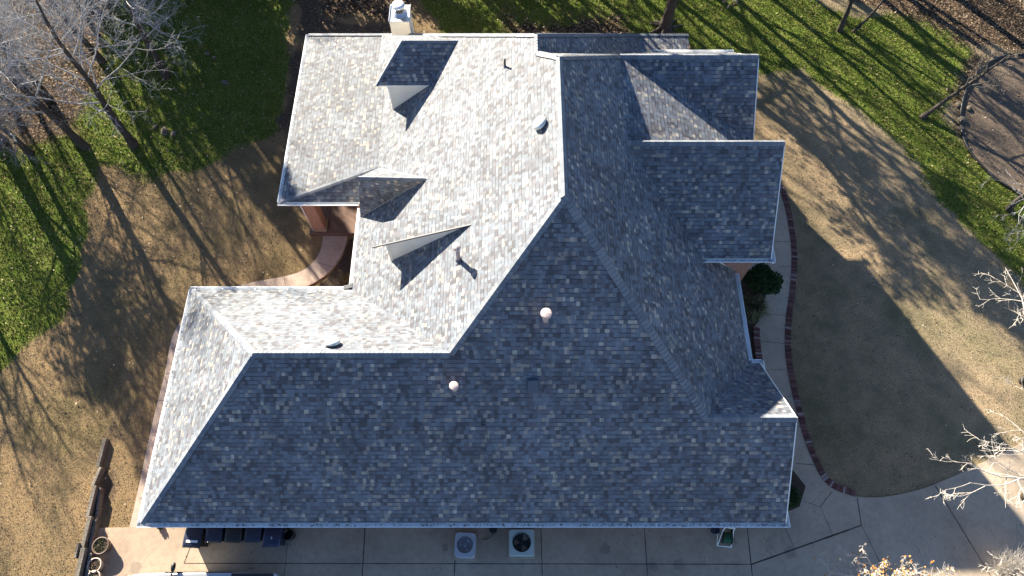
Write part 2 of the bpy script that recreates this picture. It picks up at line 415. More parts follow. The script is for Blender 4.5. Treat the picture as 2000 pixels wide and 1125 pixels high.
# north part: small hips, low ridge and its east slope
sE3 = sE
PE3 = (-sE3, 0, B.z+sE3*B.x)
V3 = Vector((4.3, 20.94, Z(PE3, 4.3, 0)))
Q3 = UP(1249, 67, PE3); S3z = Q3.z-.385*1.7
S3 = U(1343, 67, S3z)
yB = yT
roof_mesh('roof', [
    [M, B, V3, F2],
    [A, B, V3, Vector((Q3.x, V3.y, Q3.z)), Q3],
    [Q3, Vector((Q3.x, V3.y-.2, Q3.z)), Vector((S3.x, V3.y-.2, S3.z)), S3],
    [A, NWk, Vector((NWk.x, yB, 2.6))], [A, Vector((NWk.x, yB, 2.6)), Vector((A.x, yB, 2.6))],
    [A, Vector((A.x, yB, 2.6)), Vector((Q3.x, yB, 2.6)), Q3], [Q3, Vector((Q3.x, yB, 2.6)), Vector((S3.x, yB, 2.6)), S3],
    [NWk, PT, Vector((NWk.x, yB, 2.6))],
])
# porch roof (low pitch)
UPc = U(700, 395, 2.6)
pr = roof_mesh('porch_roof', [[PC, SWk, NWk, PT], [PC, Vector((UPc.x, yC, 2.6)), Vector((xkW, yC+.0, 2.6+.0)), SWk]])
pr['label'] = 'low-pitched white-looking porch roof'
# north-east gable G1 with the low slope behind it
xG1 = U(1480, 104, zG1).x
sl = .345; zv = zG1-sl*(xG1-xk); dz = zG1-zv
q = U(1466, 271, zv); sG1 = dz/(yG1-q.y)
G1r = Vector((xG1, yG1, zG1)); G1v = Vector((xG1, yG1-dz/sG1, zv))
yG1n = yG1+(zG1-4.4)/.965
roof_mesh('gable_roof', [
    [F2, G1r, G1v], [Vector((xk, yG2+.05, zG1)), Vector((xG1, yG2+.05, zv)), G1v, F2],
    [F2, G1r, Vector((xG1, yG1n, 4.4)), Vector((4.95, yG1n, 4.4)), Vector((4.95, yG1+1.2, zG1-1.2*.965))],
])
# east gable G2
yn2 = yG2+(zG2-4.2)/1.28
roof_mesh('gable_roof', [
    [G2a, G2w, G2e, G2r],
    [G2a, G2r, Vector((xg, yn2, 4.2)), Vector((G2a.x+1.5, yn2, 4.2))],
])
# entry gable over the front door
EA = U(700, 346, 4.95); EC = UP(835, 349, PW); EB = UP(740, 328, PW)+Vector((0, 0, .02)); ED = UP(704, 424, PW)+Vector((0, 0, .02))
ED2 = UP(712, 425, PW)+Vector((0, 0, .02))
roof_mesh('entry_roof', [[EA, EB, EC], [EA, EC, ED]], thick=.04)
print('G', dict(G2w=G2w, G2e=G2e, G2r=G2r, sG2=sG2, G1r=G1r, G1v=G1v, sG1=sG1, EA=EA, EC=EC, ED=ED, Q3=Q3, S3=S3, V3=V3))

mb = MB(); mb.face([EA-Vector((-.06, 0, .06)), Vector((EA.x+.06, EA.y+.9, Z(PW, EA.x, 0)-.05)), ED-Vector((-.06, 0, .1))]); mb.build('dormer_wall', CREAM, house)
# ---------------------------------------------------------------- ridge and hip caps
def nrm(pl): return Vector((-pl[0], -pl[1], 1)).normalized()
def caps(name, p0, p1, n1, n2, w=.16, step=.145, lift=.02, lab=None):
    """overlapping bent cap shingles from p0 to p1"""
    p0 = Vector(p0); p1 = Vector(p1); d = (p1-p0); L = d.length; d.normalize()
    sides = []
    for n in (n1, n2):
        s = d.cross(n); s = -s if s.z > 0 else s
        if abs(s.z) < 1e-4: s = d.cross(n)
        sides.append(s.normalized())
    if abs(sides[0].dot(sides[1])-1) < .02: sides[1] = -sides[0]
    mb = MB(); k = int(L/step); up = (n1+n2).normalized(); base = R.randint(0, 9999)
    for i in range(k+1):
        a = p0+d*(i*step-.01); b = p0+d*min(L+.02, (i+1)*step+.05)
        la, lb = up*(lift+.016), up*(lift)
        ww = w*R.uniform(.94, 1.06); la = la+up*R.uniform(0, .004)
        for s, n in zip(sides, (n1, n2)):
            so = s*ww+n*.008
            q = [a+la, b+lb, b+lb+so, a+la+so]
            mb.face(q, [(base+i+.5, 0), (base+i+.5, 1), (base+i+.5, 1), (base+i+.5, 0)])
            mb.face([a+la, a+la+so, a+so+n*.002-up*0, a+up*.002], [(base+i+.5, 0)]*4, m=1)
    return mb.build(name, [CAP, JOINT], house)
nS, nW, nE, nN, nW2 = nrm(PS), nrm(PW), nrm(PE), nrm(PNw), nrm(PW2)
nN1 = nrm((0, -.95, 0)); nP = nrm(((zkW-2.6)/(xkW-xC), 0, 0)); nPN = nrm((0, -1, 0))
caps('ridge_cap', M, P, nW, nE, .15, .19, .03)
caps('ridge_cap', P, J, nS, nW); caps('ridge_cap', P, K, nS, nE, .17)
caps('ridge_cap', J, Wp, nS, nN); caps('ridge_cap', SW, Wp, nS, nW2); caps('ridge_cap', NW, Wp, nW2, nN, .12, lift=.01)
caps('ridge_cap', R4, K, nS, nrm((0, -s4, 0)), .17)
caps('ridge_cap', M, F2, nE, nrm((0, -.6, 0)), .15); caps('ridge_cap', B, M, nW, nrm((0, -.6, 0)), .14); caps('ridge_cap', B, A, nW, nE, .13)
caps('ridge_cap', A, Q3, nE, nrm((0, -.65, 0)), .14); caps('ridge_cap', Q3, S3, nrm((-.385, 0, 0)), nPN, .13)
caps('ridge_cap', NWk, A, nW, nPN, .13); caps('ridge_cap', PT, NWk, nP, nPN, .13)
caps('ridge_cap', F2, G1r, nrm((0, sG1, 0)), nrm((0, -.62, 0)), .16, .17, .03)
caps('ridge_cap', G2a, G2r, nrm((0, sG2, 0)), nrm((0, -.75, 0)), .16, .17, .03)
caps('ridge_cap', PC, SWk, nP, nrm((0, .5, 0)), .10, lift=.01)
caps('ridge_cap', EA, EC, nrm((0, .9, 0)), nrm((0, -.8, 0)), .08, lift=.01)

# ---------------------------------------------------------------- gutters and rakes
def gutter(p0, p1, out, name='gutter', hang=1.1, e0=0, e1=0, dz=-.005):
    p0 = Vector(p0); p1 = Vector(p1); out = Vector(out); d = (p1-p0).normalized()
    p0 = p0-d*e0+Vector((0, 0, dz)); p1 = p1+d*e1+Vector((0, 0, dz)); L = (p1-p0).length
    o0 = out*.004
    prof = [(0, -.01), (0, -.125), (.09, -.125), (.125, -.06), (.125, .0), (.15, .0), (.15, -.012), (.135, -.012), (.135, -.065), (.096, -.137), (-.01+.006, -.137)]
    mb = MB()
    for i in range(len(prof)-1):
        (a, b), (c, e) = prof[i], prof[i+1]
        mb.face([p0+o0+out*a+Vector((0, 0, b)), p1+o0+out*a+Vector((0, 0, b)), p1+o0+out*c+Vector((0, 0, e)), p0+o0+out*c+Vector((0, 0, e))])
    for p in (p0, p1):
        mb.face([p+o0+out*a+Vector((0, 0, b)) for a, b in prof[:5]])
    n = int(L/hang)
    for i in range(1, n):
        c = p0+d*(i*L/n)+Vector((0, 0, -.012))
        mb.face([c-d*.014+o0, c+d*.014+o0, c+d*.014+out*.13, c-d*.014+out*.13])
    return mb.build(name, GUT, house)
X, Y = Vector((1, 0, 0)), Vector((0, 1, 0))
gutter(SW, SE, -Y, e0=.15, e1=.02); gutter(SW, NW, -X, e1=.02, dz=-.008); gutter(NW, NV, Y, dz=-.011, e0=.12)
gutter(NV, Vector((xw, yC-.35, ze)), -X, dz=-.009)
gutter(PC, Vector((UPc.x, yC, 2.6)), -Y, e0=.12, hang=.9); gutter(PC, PT, -X, e0=0, dz=-.009)
gutter(E1, Vector((xe, yg+.2, ze)), X); gutter(E1, E1r, Y, e1=.1); gutter(G2w, G2e, -Y, hang=1.0)
gutter(Vector((5.2, yG1n, 4.4)), Vector((xG1+.3, yG1n, 4.4)), Y)
def rake(p0, p1, out, w=.05, h=.17):
    p0 = Vector(p0)+Vector((0, 0, .012)); p1 = Vector(p1)+Vector((0, 0, .012)); out = Vector(out); mb = MB(); u = Vector((0, 0, h))
    a, b = p0+out*.003, p1+out*.003
    V = [a-u, b-u, b-u+out*w, a-u+out*w, a, b, b+out*w, a+out*w]
    mb.add(V, [(0, 1, 2, 3), (4, 5, 6, 7), (0, 1, 5, 4), (1, 2, 6, 5), (2, 3, 7, 6), (3, 0, 4, 7)])
    return mb.build('rake_board', WHITE, house)
rake(SE, R4, X, .03); rake(R4, E1r, X, .03); rake(G2e, G2r, X, .03); rake(G1v, G1r, X, .03)
rake(G1r, Vector((xG1, yG1n, 4.4)), X, .03); rake(G2r, Vector((xg, yn2, 4.2)), X, .03)
gutter(Vector((xr+.003, yE, ze)), Vector((xr+.003, yE+.75, ze+.0)), X, e0=.15, dz=-.01); gutter(G2e+X*.035, G2e+X*.035+Y*.6, X, e0=.15, dz=-.01)
gutter(E1r+X*.035, E1r+X*.035-Y*.5, X, e0=.1, dz=-.01)

# ---------------------------------------------------------------- walls
def walls(loop, z0, z1, name='wall', mt=BRICK, closed=True):
    mb = MB(); n = len(loop)
    for i in range(n if closed else n-1):
        (ax, ay), (bx, by) = loop[i][:2], loop[(i+1) % n][:2]
        za = loop[i][2] if len(loop[i]) > 2 else z1; zb = loop[(i+1) % n][2] if len(loop[(i+1) % n]) > 2 else z1
        mb.face([(ax, ay, z0), (bx, by, z0), (bx, by, zb), (ax, ay, za)])
    return mb.build(name, mt, house)
o_ = .42
main_wall = walls([(xW+o_, yE+o_), (xr-o_, yE+o_), (xr-o_, ye4-o_), (xe-o_, ye4-o_), (xe-o_, 24.9), (-6.1, 24.9), (-6.1, yC+1.0), (-6.05, yN-o_), (xW+o_, yN-o_)], -.05, 2.52)
# gable end of the south-east projection
def wallface(*fs):
    mb = MB()
    for f in fs: mb.face(f)
    return mb.build('wall', BRICK, house, merge=True)
wallface([(xr-o_-.003, y, z) for y, z in [(yE+o_, 2.5), (ye4-o_, 2.5), (y4+.0, z4-.32)]])
wallface([(xg-.32, y, z) for y, z in [(yg+.3, 0), (yn2-.3, 0), (yn2-.3, 4.15), (yG2, zG2-.18), (yg+.3, zg+.1)]], [(G2w.x+.1, yg+.3, 2), (xg-.32, yg+.3, 0), (xg-.32, yg+.3, zg+.1), (G2w.x+.1, yg+.3, zg+.1)], [(xe-o_, yn2-.3, 0), (xg-.32, yn2-.3, 0), (xg-.32, yn2-.3, 4.15), (xe-o_, yn2-.3, 4.15)])
wallface([(xG1-.3, y, z) for y, z in [(yn2-.3, 0), (yG1n-.3, 0), (yG1n-.3, 4.2), (yG1, zG1-.2), (G1v.y, zv-.2), (yn2-.3, zv-.2)]], [(4.5, yG1n-.3, 0), (xG1-.3, yG1n-.3, 0), (xG1-.3, yG1n-.3, 4.2), (4.5, yG1n-.3, 4.2)])
mb = MB()   # soffits
for a, b, z in (((xW+.02, yE+.02), (xr-.02, yE+o_+.1), 2.53), ((xW+.02, yE+o_+.1), (xW+o_+.1, yN-.02), 2.532), ((xe-o_-.1, ye4), (xe-.02, 14), 2.534), ((xe-.2, yg+.02), (xg-.02, yg+.30), zg-.16)):
    mb.box(a[0], b[0], a[1], b[1], z-.02, z)
mb.build('soffit', WHITE, house)
# flashing strip where the wing's wall meets the roof
mb = MB(); p0 = UP(1395, 508, PE); a = Vector((p0.x, yg+.27, Z(PE, p0.x, 0)+.03)); b = Vector((xe-.05, yg+.27, Z(PE, xe-.05, 0)+.03))
mb.tube([a, b], .025, 6); mb.build('flashing', GALV, house)

# porch floor, pier
pz = .16
mb = MB(); a = U(607, 457, .1); a2 = U(690, 459, .1)
mb.box(a.x, -6.08, a.y, yC+3.5, 0, pz); mb.box(a.x-.06, -6.07, a.y-.05, yC+3.5, .0, .09)
mb.build('porch_floor', PORCHC, house, bevel=.01)
mb = MB()
jp = U(642, 440, pz)
mb.box(jp.x-.008, jp.x+.008, a.y+.01, yC+3, pz+.001, pz+.004); mb.build('porch_joint', JOINT, house)
pb = U(611, 451, pz)
pier = None
mb = MB(); px0, px1 = U(614, 452, pz).x, U(636, 452, pz).x
mb.box(px0, px1, pb.y+.02, pb.y+.52, pz, 2.5); pier = mb.build('brick_pier', BRICK, house)
mb = MB(); mb.box(px0-.05, px1+.05, pb.y-.03, pb.y+.57, pz, pz+.10); mb.build('pier_base', CONC, pier)
mb = MB(); mb.tube([(px0-.09, pb.y+.1, 0.12), (px0-.09, pb.y+.1, 2.5)], .032, 8); mb.tube([(px0-.09, pb.y+.1, .16), (px0-.14, pb.y+.0, .08), (px0-.16, pb.y-.14, .05)], .036, 8)
mb.build('downspout', WHITE, house)
mb = MB(); wy = yE+.2
mb.tube([(7.9, yE-.02, 2.55), (7.9, wy, 2.3), (7.6, wy+.15, 2.1), (7.6, wy+.15, .2), (7.6, wy-.1, .1)], .045, 6)
ds = U(1440, 1032, 2.3)
mb = MB(); mb.tube([(ds.x+.2, yE-.08, 2.56), (ds.x+.15, yE-.06, 2.45), (ds.x-.12, yE+.24, 2.1), (ds.x-.12, yE+.34, 1.95), (ds.x-.12, yE+.34, .25), (ds.x-.12, yE+.1, .1)], .05, 8)
mb.build('downspout', WHITE, house)
# gutter outlet at the inside corner
mb = MB(); c = U(682, 561, ze)
mb.box(c.x-.22, c.x+.12, c.y-.06, c.y+.10, ze-.16, ze+.03, rot=.25); mb.tube([(c.x+.07, c.y+.05, ze-.1), (c.x+.12, c.y+.22, ze-.05)], .06, 8)
mb.build('gutter_outlet', plain('dull_lead', (.10, .11, .12), .6), house)

# ---------------------------------------------------------------- dormers
def dormer_hip():
    ez = 5.3
    a = U(735, 167, ez); b = UP(840, 168, PW); rz_ = UP(895, 80, PW).z
    rw = U(785, 80, rz_); re = UP(895, 80, PW); re.y = rw.y; re = Vector((xw+(rz_-ze)/sW, rw.y, rz_))
    yn = 2*rw.y-a.y; b = Vector((xw+(a.z-ze)/sW, a.y, a.z))
    an = Vector((a.x, yn, a.z)); bn = Vector((b.x, yn, b.z))
    d = roof_mesh('dormer', [[a, b, re, rw], [a, rw, an], [an, rw, re, bn]], thick=.06)
    d['label'] = 'upper dormer with a hipped roof, its south slope in shade'
    w = MB(); x0 = a.x+.47; y0 = a.y+.03; y1 = yn-.3; zb = Z(PW, x0, 0)
    w.face([(x0, y0, zb-.1), (b.x, y0, a.z), (x0, y0, a.z-.055)]); w.face([(x0, y1, zb-.1), (b.x, y1, a.z), (x0, y1, a.z-.055)]); w.face([(x0, y0, zb-.1), (x0, y1, zb-.1), (x0, y1, a.z-.055), (x0, y0, a.z-.055)])
    wo = w.build('dormer_wall', CREAM, d)
    w = MB(); w.box(x0-.02, x0+.09, y0-.022, y0+.02, zb-.05, a.z-.06); w.box(x0-.022, x0+.0, y0-.022, y1+.02, a.z-.2, a.z-.06); w.build('corner_board', CREAM, d)
    w = MB(); w.box(x0-.03, x0-.004, y0+.5, y1-.5, zb+.35, a.z-.3); fr = w.build('window', WHITE, d)
    w = MB(); w.box(x0-.036, x0-.031, y0+.58, y1-.58, zb+.42, a.z-.37); w.build('pane', CARG, fr)
    for p0, p1, n1, n2 in ((a, rw, nS, nW), (rw, re, nS, nN)):
        c = caps('ridge_cap', p0, p1, n1, n2, .1, lift=.008); c.parent = d; c.matrix_parent_inverse = d.matrix_world.inverted()
def dormer_shed():
    ez = 5.45; a = U(727, 483, ez); b = UP(921, 436, PW); b = Vector((b.x, a.y, b.z)); W = .95
    an, bn = a+Y*W, b+Y*W
    # the north side blends into the slope: hip it down
    d = roof_mesh('dormer', [[a, b, bn, an]], thick=.05)
    d['label'] = 'lower dormer with a shed roof and cream side wall'
    w = MB(); x0 = a.x+.52; y0 = a.y+.06; y1 = an.y-.06; zb = Z(PW, x0, 0); s = (b.z-a.z)/(b.x-a.x); zt = lambda x: a.z+s*(x-a.x)-.045
    for yy in (y0, y1): w.face([(x0, yy, zb-.1), (b.x-.1, yy, zt(b.x-.1)), (x0, yy, zt(x0))])
    w.face([(x0, y0, zb-.1), (x0, y1, zb-.1), (x0, y1, zt(x0)), (x0, y0, zt(x0))])
    w.build('dormer_wall', CREAM, d)
    w = MB(); w.add([a+Vector((-.01, -.012, -.07)), b+Vector((0, -.012, -.07)), b+Vector((0, -.012, .012)), a+Vector((-.01, -.012, .012)), a+Vector((-.01, .03, .012)), b+Vector((0, .03, .012))], [(0, 1, 2, 3), (3, 2, 5, 4)]); w.build('drip_edge', plain('grey_drip_edge', (.12, .12, .13), .5), d)
    w = MB(); w.box(x0-.02, x0+.09, y0-.022, y0+.02, zb-.05, zt(x0)-.01); w.build('corner_board', CREAM, d)
    w = MB(); w.box(x0-.03, x0-.004, y0+.2, y1-.2, zb+.35, zt(x0)-.3); fr = w.build('window', WHITE, d)
    w = MB(); w.box(x0-.036, x0-.031, y0+.26, y1-.26, zb+.42, zt(x0)-.37); w.build('pane', CARG, fr)
dormer_hip(); dormer_shed()
mb = MB(); mb.face([UP(741, 330, PW)+Vector((0, 0, .03)), UP(835, 351, PW)+Vector((0, 0, .03)), UP(835, 349, PW)+Vector((0, 0, .03)), UP(741, 328.4, PW)+Vector((0, 0, .03))])
mb.build('valley_flashing', plain('valley_metal', (.3, .3, .31), .6), house)

# ---------------------------------------------------------------- vents, pipes, chimney
from mathutils import Matrix
def tilt(n): return Vector((0, 0, 1)).rotation_difference(n).to_matrix()
SLATE = plain('slate_flashing', (.11, .115, .15), .6)
def mushroom(px, py, pl, r=.26, lab=''):
    c = UP(px, py+6, pl); n = nrm(pl); T = tilt(n); e = empty('roof_vent', c); e.parent = house; e.matrix_parent_inverse = house.matrix_world.inverted(); e['label'] = lab
    bpy.context.view_layer.update()
    b = MB(); b.box(c.x-.2, c.x+.2, c.y-.2, c.y+.2, 0, .012)
    b.v = [tuple(c+T@(Vector(v)-Vector((c.x, c.y, 0)))+n*.012) for v in b.v]; b.build('base_flange', SLATE, e)
    b = MB(); b.lathe([(r*.62, 0), (r*.62, .10), (r*.5, .10)], c, ax=T, m=0); b.build('throat', DARKP, e)
    b = MB(); b.lathe([(r*.7, .08), (r*.98, .085), (r, .10), (r*1.0, .125), (r*.93, .15), (r*.92, .155), (r*.85, .18), (r*.62, .215), (r*.35, .235), (.001, .24)], c, ax=T, n=40); b.build('dome', VENTW, e)
mushroom(1058, 237, PW, lab='round domed metal vent near the north-south ridge'); mushroom(650, 668, PNw, lab='round domed metal vent above the south-west wing ridge')
def pipe(bx, by, pl, h, r, lab, cap=True, m=PIPEM, capm=RUSTY):
    c = UP(bx, by, pl); n = nrm(pl); e = empty('vent_pipe', c); e.parent = house; e.matrix_parent_inverse = house.matrix_world.inverted(); e['label'] = lab
    bpy.context.view_layer.update(); T = tilt(n)
    b = MB(); b.box(c.x-r*1.9, c.x+r*1.9, c.y-r*2.0, c.y+r*1.7, 0, .01); b.v = [tuple(c+T@(Vector(v)-Vector((c.x, c.y, 0)))+n*.012) for v in b.v]
    b.lathe([(r*1.6, .02), (r*1.2, .14), (r*1.05, .15)], c+Vector((0, 0, -.02))); b.build('flashing', SLATE, e)
    b = MB(); b.tube([c-Vector((0, 0, .1)), c+Vector((0, 0, h))], r, 18, m=0); b.build('pipe', m, e)
    if cap:
        b = MB(); b.lathe([(r*1.15, h-.10), (r*1.75, h-.06), (r*1.75, h+.04), (r*1.6, h+.05), (.001, h+.065)], c); b.lathe([(r*1.4, h-.16), (r*1.45, h-.11)], c); b.build('rain_cap', capm, e)
pipe(896, 508, PW, .95, .075, 'tall capped vent pipe on the sunlit slope beside the shed dormer')
pipe(1065, 629, PS, .70, .10, 'short capped vent pipe high on the shaded south slope')
pipe(889, 763, PS, .52, .085, 'short capped vent pipe below the ridge junction')
pipe(986, 130, PW, .38, .035, 'thin bare pipe near the top of the sunlit slope', cap=False, m=DARKP)
pipe(944, 833, PS, .22, .035, 'thin dark stub pipe low on the shaded slope', cap=False, m=DARKP)
c = UP(1041, 753, PS); T = tilt(nS); mb = MB()
mb.box(-.22, .22, -.26, .26, .0, .015); mb.box(-.17, .17, -.2, .22, .015, .11)
mb.v = [tuple(c+T@Vector(v)+nS*.012) for v in mb.v]; o = mb.build('box_vent', plain('slate_vent', (.085, .10, .13), .7), house, bevel=.012); o['label'] = 'low square slate-grey roof vent'
# chimney
ch = empty('chimney', (-5, 24, 0)); ch.parent = house; ch.matrix_parent_inverse = house.matrix_world.inverted(); ch['label'] = 'cream boxed chimney chase with metal cap at the north edge'
bpy.context.view_layer.update()
zt = 4.95; a = U(761, 42, zt); b = U(798, 42, zt); cy0 = a.y
mb = MB(); mb.box(a.x, b.x, cy0, cy0+.95, 2.0, zt); mb.build('chase', CREAM, ch)
mb = MB(); cx = (a.x+b.x)/2; cyc = cy0+.47
for xx in (a.x-.012, b.x-.06): mb.box(xx, xx+.075, cy0-.014, cy0+.05, 2.0, zt-.003)
mb.box(a.x-.01, b.x+.01, cy0-.017, cy0+.04, zt-.12, zt-.004)
mb.build('corner_board', CREAM, ch)
mb = MB(); mb.box(a.x-.04, b.x+.04, cy0-.05, cy0+1.0, zt, zt+.03)
for q in ((a.x-.04, a.x-.015, cy0-.05, cy0+1.0), (b.x+.015, b.x+.04, cy0-.05, cy0+1.0)): mb.box(*q, zt+.031, zt+.07)
mb.lathe([(.36, .03), (.22, .12), (.19, .16)], (cx, cyc, zt)); mb.build('cap_pan', GALV, ch)
mb = MB(); mb.lathe([(.185, .1), (.185, .34), (.22, .345), (.22, .44), (.185, .445)], (cx, cyc, zt)); mb.build('flue', plain('sooty_metal', (.16, .15, .15), .4, metal=.6), ch)
mb = MB(); mb.lathe([(.18, .43), (.28, .44), (.29, .49), (.27, .53), (.15, .56), (.001, .57)], (cx, cyc, zt), n=36); mb.build('rain_cap', plain('bright_cap', (.75, .77, .80), .3, metal=.3, var=.04), ch)
mb = MB(); mb.box(a.x+.1, b.x-.1, cy0-.35, cy0-.02, Z(PW, a.x+.3, 0)-.4, Z(PW, a.x+.3, 0)+.16); mb.build('flashing', plain('dark_flash', (.08, .09, .12), .6), ch)

# ================================================================ GROUND
def poly_sd(P, poly):
    """signed distance, + inside"""
    x, y = P[:, 0], P[:, 1]; n = len(poly); dmin = np.full(len(P), 1e9); inside = np.zeros(len(P), bool)
    for i in range(n):
        ax, ay = poly[i]; bx, by = poly[(i+1) % n]
        ex, ey = bx-ax, by-ay; t = np.clip(((x-ax)*ex+(y-ay)*ey)/(ex*ex+ey*ey+1e-9), 0, 1)
        dmin = np.minimum(dmin, np.hypot(x-ax-t*ex, y-ay-t*ey))
        c = ((ay > y) != (by > y)) & (x < (bx-ax)*(y-ay)/((by-ay) if by != ay else 1e-9)+ax)
        inside ^= c
    return np.where(inside, dmin, -dmin)
W = lambda pts, z=0: [tuple(U(x, y, z)[:2]) for x, y in pts]
GREEN = [W([(-400, 270), (60, 285), (150, 260), (205, 300), (200, 350), (160, 400), (168, 450), (152, 520), (122, 600), (60, 680), (0, 722), (-400, 900)]),
         W([(140, 280), (120, 130), (230, -40), (560, -60), (560, 20), (555, 100), (540, 200), (525, 250), (485, 300), (435, 335), (380, 355), (300, 350), (190, 330)]),
         W([(560, -60), (600, -60), (560, 40), (540, 60)]),
         W([(800, -100), (1400, -100), (1560, -60), (1600, 10), (1800, 25), (1905, 95), (1870, 160), (1860, 230), (1900, 300), (1990, 370), (2300, 480), (2300, 760), (1995, 565), (1925, 485), (1850, 392), (1790, 315), (1722, 250), (1632, 182), (1565, 140), (1500, 170), (1440, 150), (1200, 75), (860, 75)])]
LEAF = [W([(-400, -200), (250, -60), (210, 60), (200, 180), (150, 245), (60, 280), (-400, 285)]),
        
        W([(1550, -150), (2300, -150), (2300, 120), (1990, 100), (1905, 102), (1850, 62), (1800, 40), (1690, 22), (1590, -5)]),
        W([(610, -60), (800, -60), (790, 40), (640, 30)]), W([(1000, 42), (1200, 42), (1215, 80), (1000, 80)]),
        W([(1900, 105), (1935, 110), (1885, 190), (1900, 300), (1860, 260), (1850, 200)])]
DIRT = [W([(590, -40), (620, 40), (860, 60), (860, 110), (610, 100), (600, 350), (590, 390), (572, 330), (572, 200), (590, 60)]),
        W([(215, 850), (235, 850), (215, 1020), (190, 1020)])]
SOIL = [W([(2000, 106), (1960, 110), (1920, 130), (1890, 170), (1877, 215), (1880, 265), (1905, 310), (1960, 360), (2040, 400), (2200, 400), (2300, 250), (2200, 120)])]
gx = np.concatenate([[-400, -200, -100, -60, -42], np.arange(-34, 34.01, .2), [42, 60, 100, 200, 400]])
gy = np.concatenate([[-400, -200, -100, -40, -15], np.arange(-6, 46.01, .2), [60, 100, 200, 400]])
XX, YY = np.meshgrid(gx, gy); PP = np.stack([XX.ravel(), YY.ravel()], 1)
nx, ny = len(gx), len(gy)
rw = random.Random(21); WOB = [(rw.uniform(.3, 2.2)*f, rw.uniform(0, 6.283), rw.uniform(0, 6.283), 1/f) for f in (.6, .9, 1.3, 1.8, 2.5, 3.5, 4.5) for _ in range(3)]
def wob(P): return sum(a*np.sin(f*(P[:, 0]*math.cos(t)+P[:, 1]*math.sin(t))+ph) for f, t, ph, a in WOB)*.13
def masks(P, soft=1.3):
    o = {}; wb = wob(P)
    for nm, ps in (('green', GREEN), ('leaf', LEAF), ('dirt', DIRT), ('soil', SOIL)):
        sd = np.max([poly_sd(P, p) for p in ps], axis=0)
        o[nm] = np.clip((sd+(wb if nm != 'soil' else 0))/(soft*(2.2 if nm == 'leaf' else 1) if nm != 'soil' else .3)+.5, 0, 1)
    return o
MK = masks(PP)
rngn = np.random.default_rng(3)
me = bpy.data.meshes.new('ground')
zz = np.zeros(len(PP))
co = np.stack([PP[:, 0], PP[:, 1], zz], 1)
idx = np.arange(nx*ny).reshape(ny, nx)
quads = np.stack([idx[:-1, :-1], idx[:-1, 1:], idx[1:, 1:], idx[1:, :-1]], -1).reshape(-1, 4)
me.from_pydata(co.tolist(), [], quads.tolist())
for nm, a in MK.items():
    at = me.attributes.new(nm, 'FLOAT', 'POINT'); at.data.foreach_set('value', a.astype(np.float32))
me.materials.append(ground_mat()); me.update()
tag(bpy.data.objects.new('ground', me), kind='structure'); COL.objects.link(bpy.data.objects['ground'])

def sheet(name, pts, z, m, kind='structure', thick=0, parent=None):
    mb = MB(); V = [Vector((x, y, z)) for x, y in pts]
    a = sum(V[i].x*V[(i+1) % len(V)].y-V[(i+1) % len(V)].x*V[i].y for i in range(len(V)))
    if a < 0: V = V[::-1]
    mb.face(V, [(v.x, v.y) for v in V])
    if thick:
        for i in range(len(V)):
            p, q = V[i], V[(i+1) % len(V)]; d = Vector((0, 0, thick)); mb.face([p, q, q-d, p-d])
    o = mb.build(name, m, parent)
    if kind: tag(o, kind=kind)
    return o
def smooth(pts, k=8):
    out = []; n = len(pts)
    for i in range(n-1):
        p0, p1, p2, p3 = pts[max(i-1, 0)], pts[i], pts[i+1], pts[min(i+2, n-1)]
        for j in range(k):
            t = j/k
            out.append(tuple(.5*((2*b)+(-a+c)*t+(2*a-5*b+4*c-d)*t*t+(-a+3*b-3*c+d)*t**3) for a, b, c, d in zip(p0, p1, p2, p3)))
    out.append(tuple(pts[-1])); return out
EDGE = smooth(W([(1500, 330), (1522, 375), (1537, 430), (1545, 500), (1541, 570), (1534, 620), (1532, 680), (1540, 740), (1556, 810), (1570, 860), (1586, 900), (1604, 935), (1632, 958), (1668, 970)]), 6)
DRV = smooth(W([(1668, 970), (1700, 972), (1740, 969), (1800, 955), (1860, 931), (1920, 903), (1990, 868), (2080, 820), (2250, 730)]), 4)
dpoly = W([(190, 1031), (262, 1030)])+[(-12.6, yE+.5), (7.5, yE+.5), (7.5, 17)]+EDGE+DRV[1:]+[(40, 10), (60, -60), (-15.0, -60)]+W([(165, 1125)])
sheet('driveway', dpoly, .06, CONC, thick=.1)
sheet('side_walk', smooth(W([(370, 604), (358, 622), (337, 661), (323, 731), (299, 827), (273, 949), (254, 1031)]), 4)+[(-12.0, yE+.5), (-12.0, 11)], .056, PINKC, thick=.1)
front = smooth(W([(632, 462), (628, 485), (615, 510), (590, 530), (555, 541), (510, 549), (470, 558), (430, 570), (400, 590)]), 5)
frb = smooth(W([(680, 462), (672, 490), (655, 520), (630, 543), (600, 560), (560, 573), (500, 590), (430, 600)]), 5)
sheet('front_walk', front+frb[::-1], .055, PINKC, thick=.1)
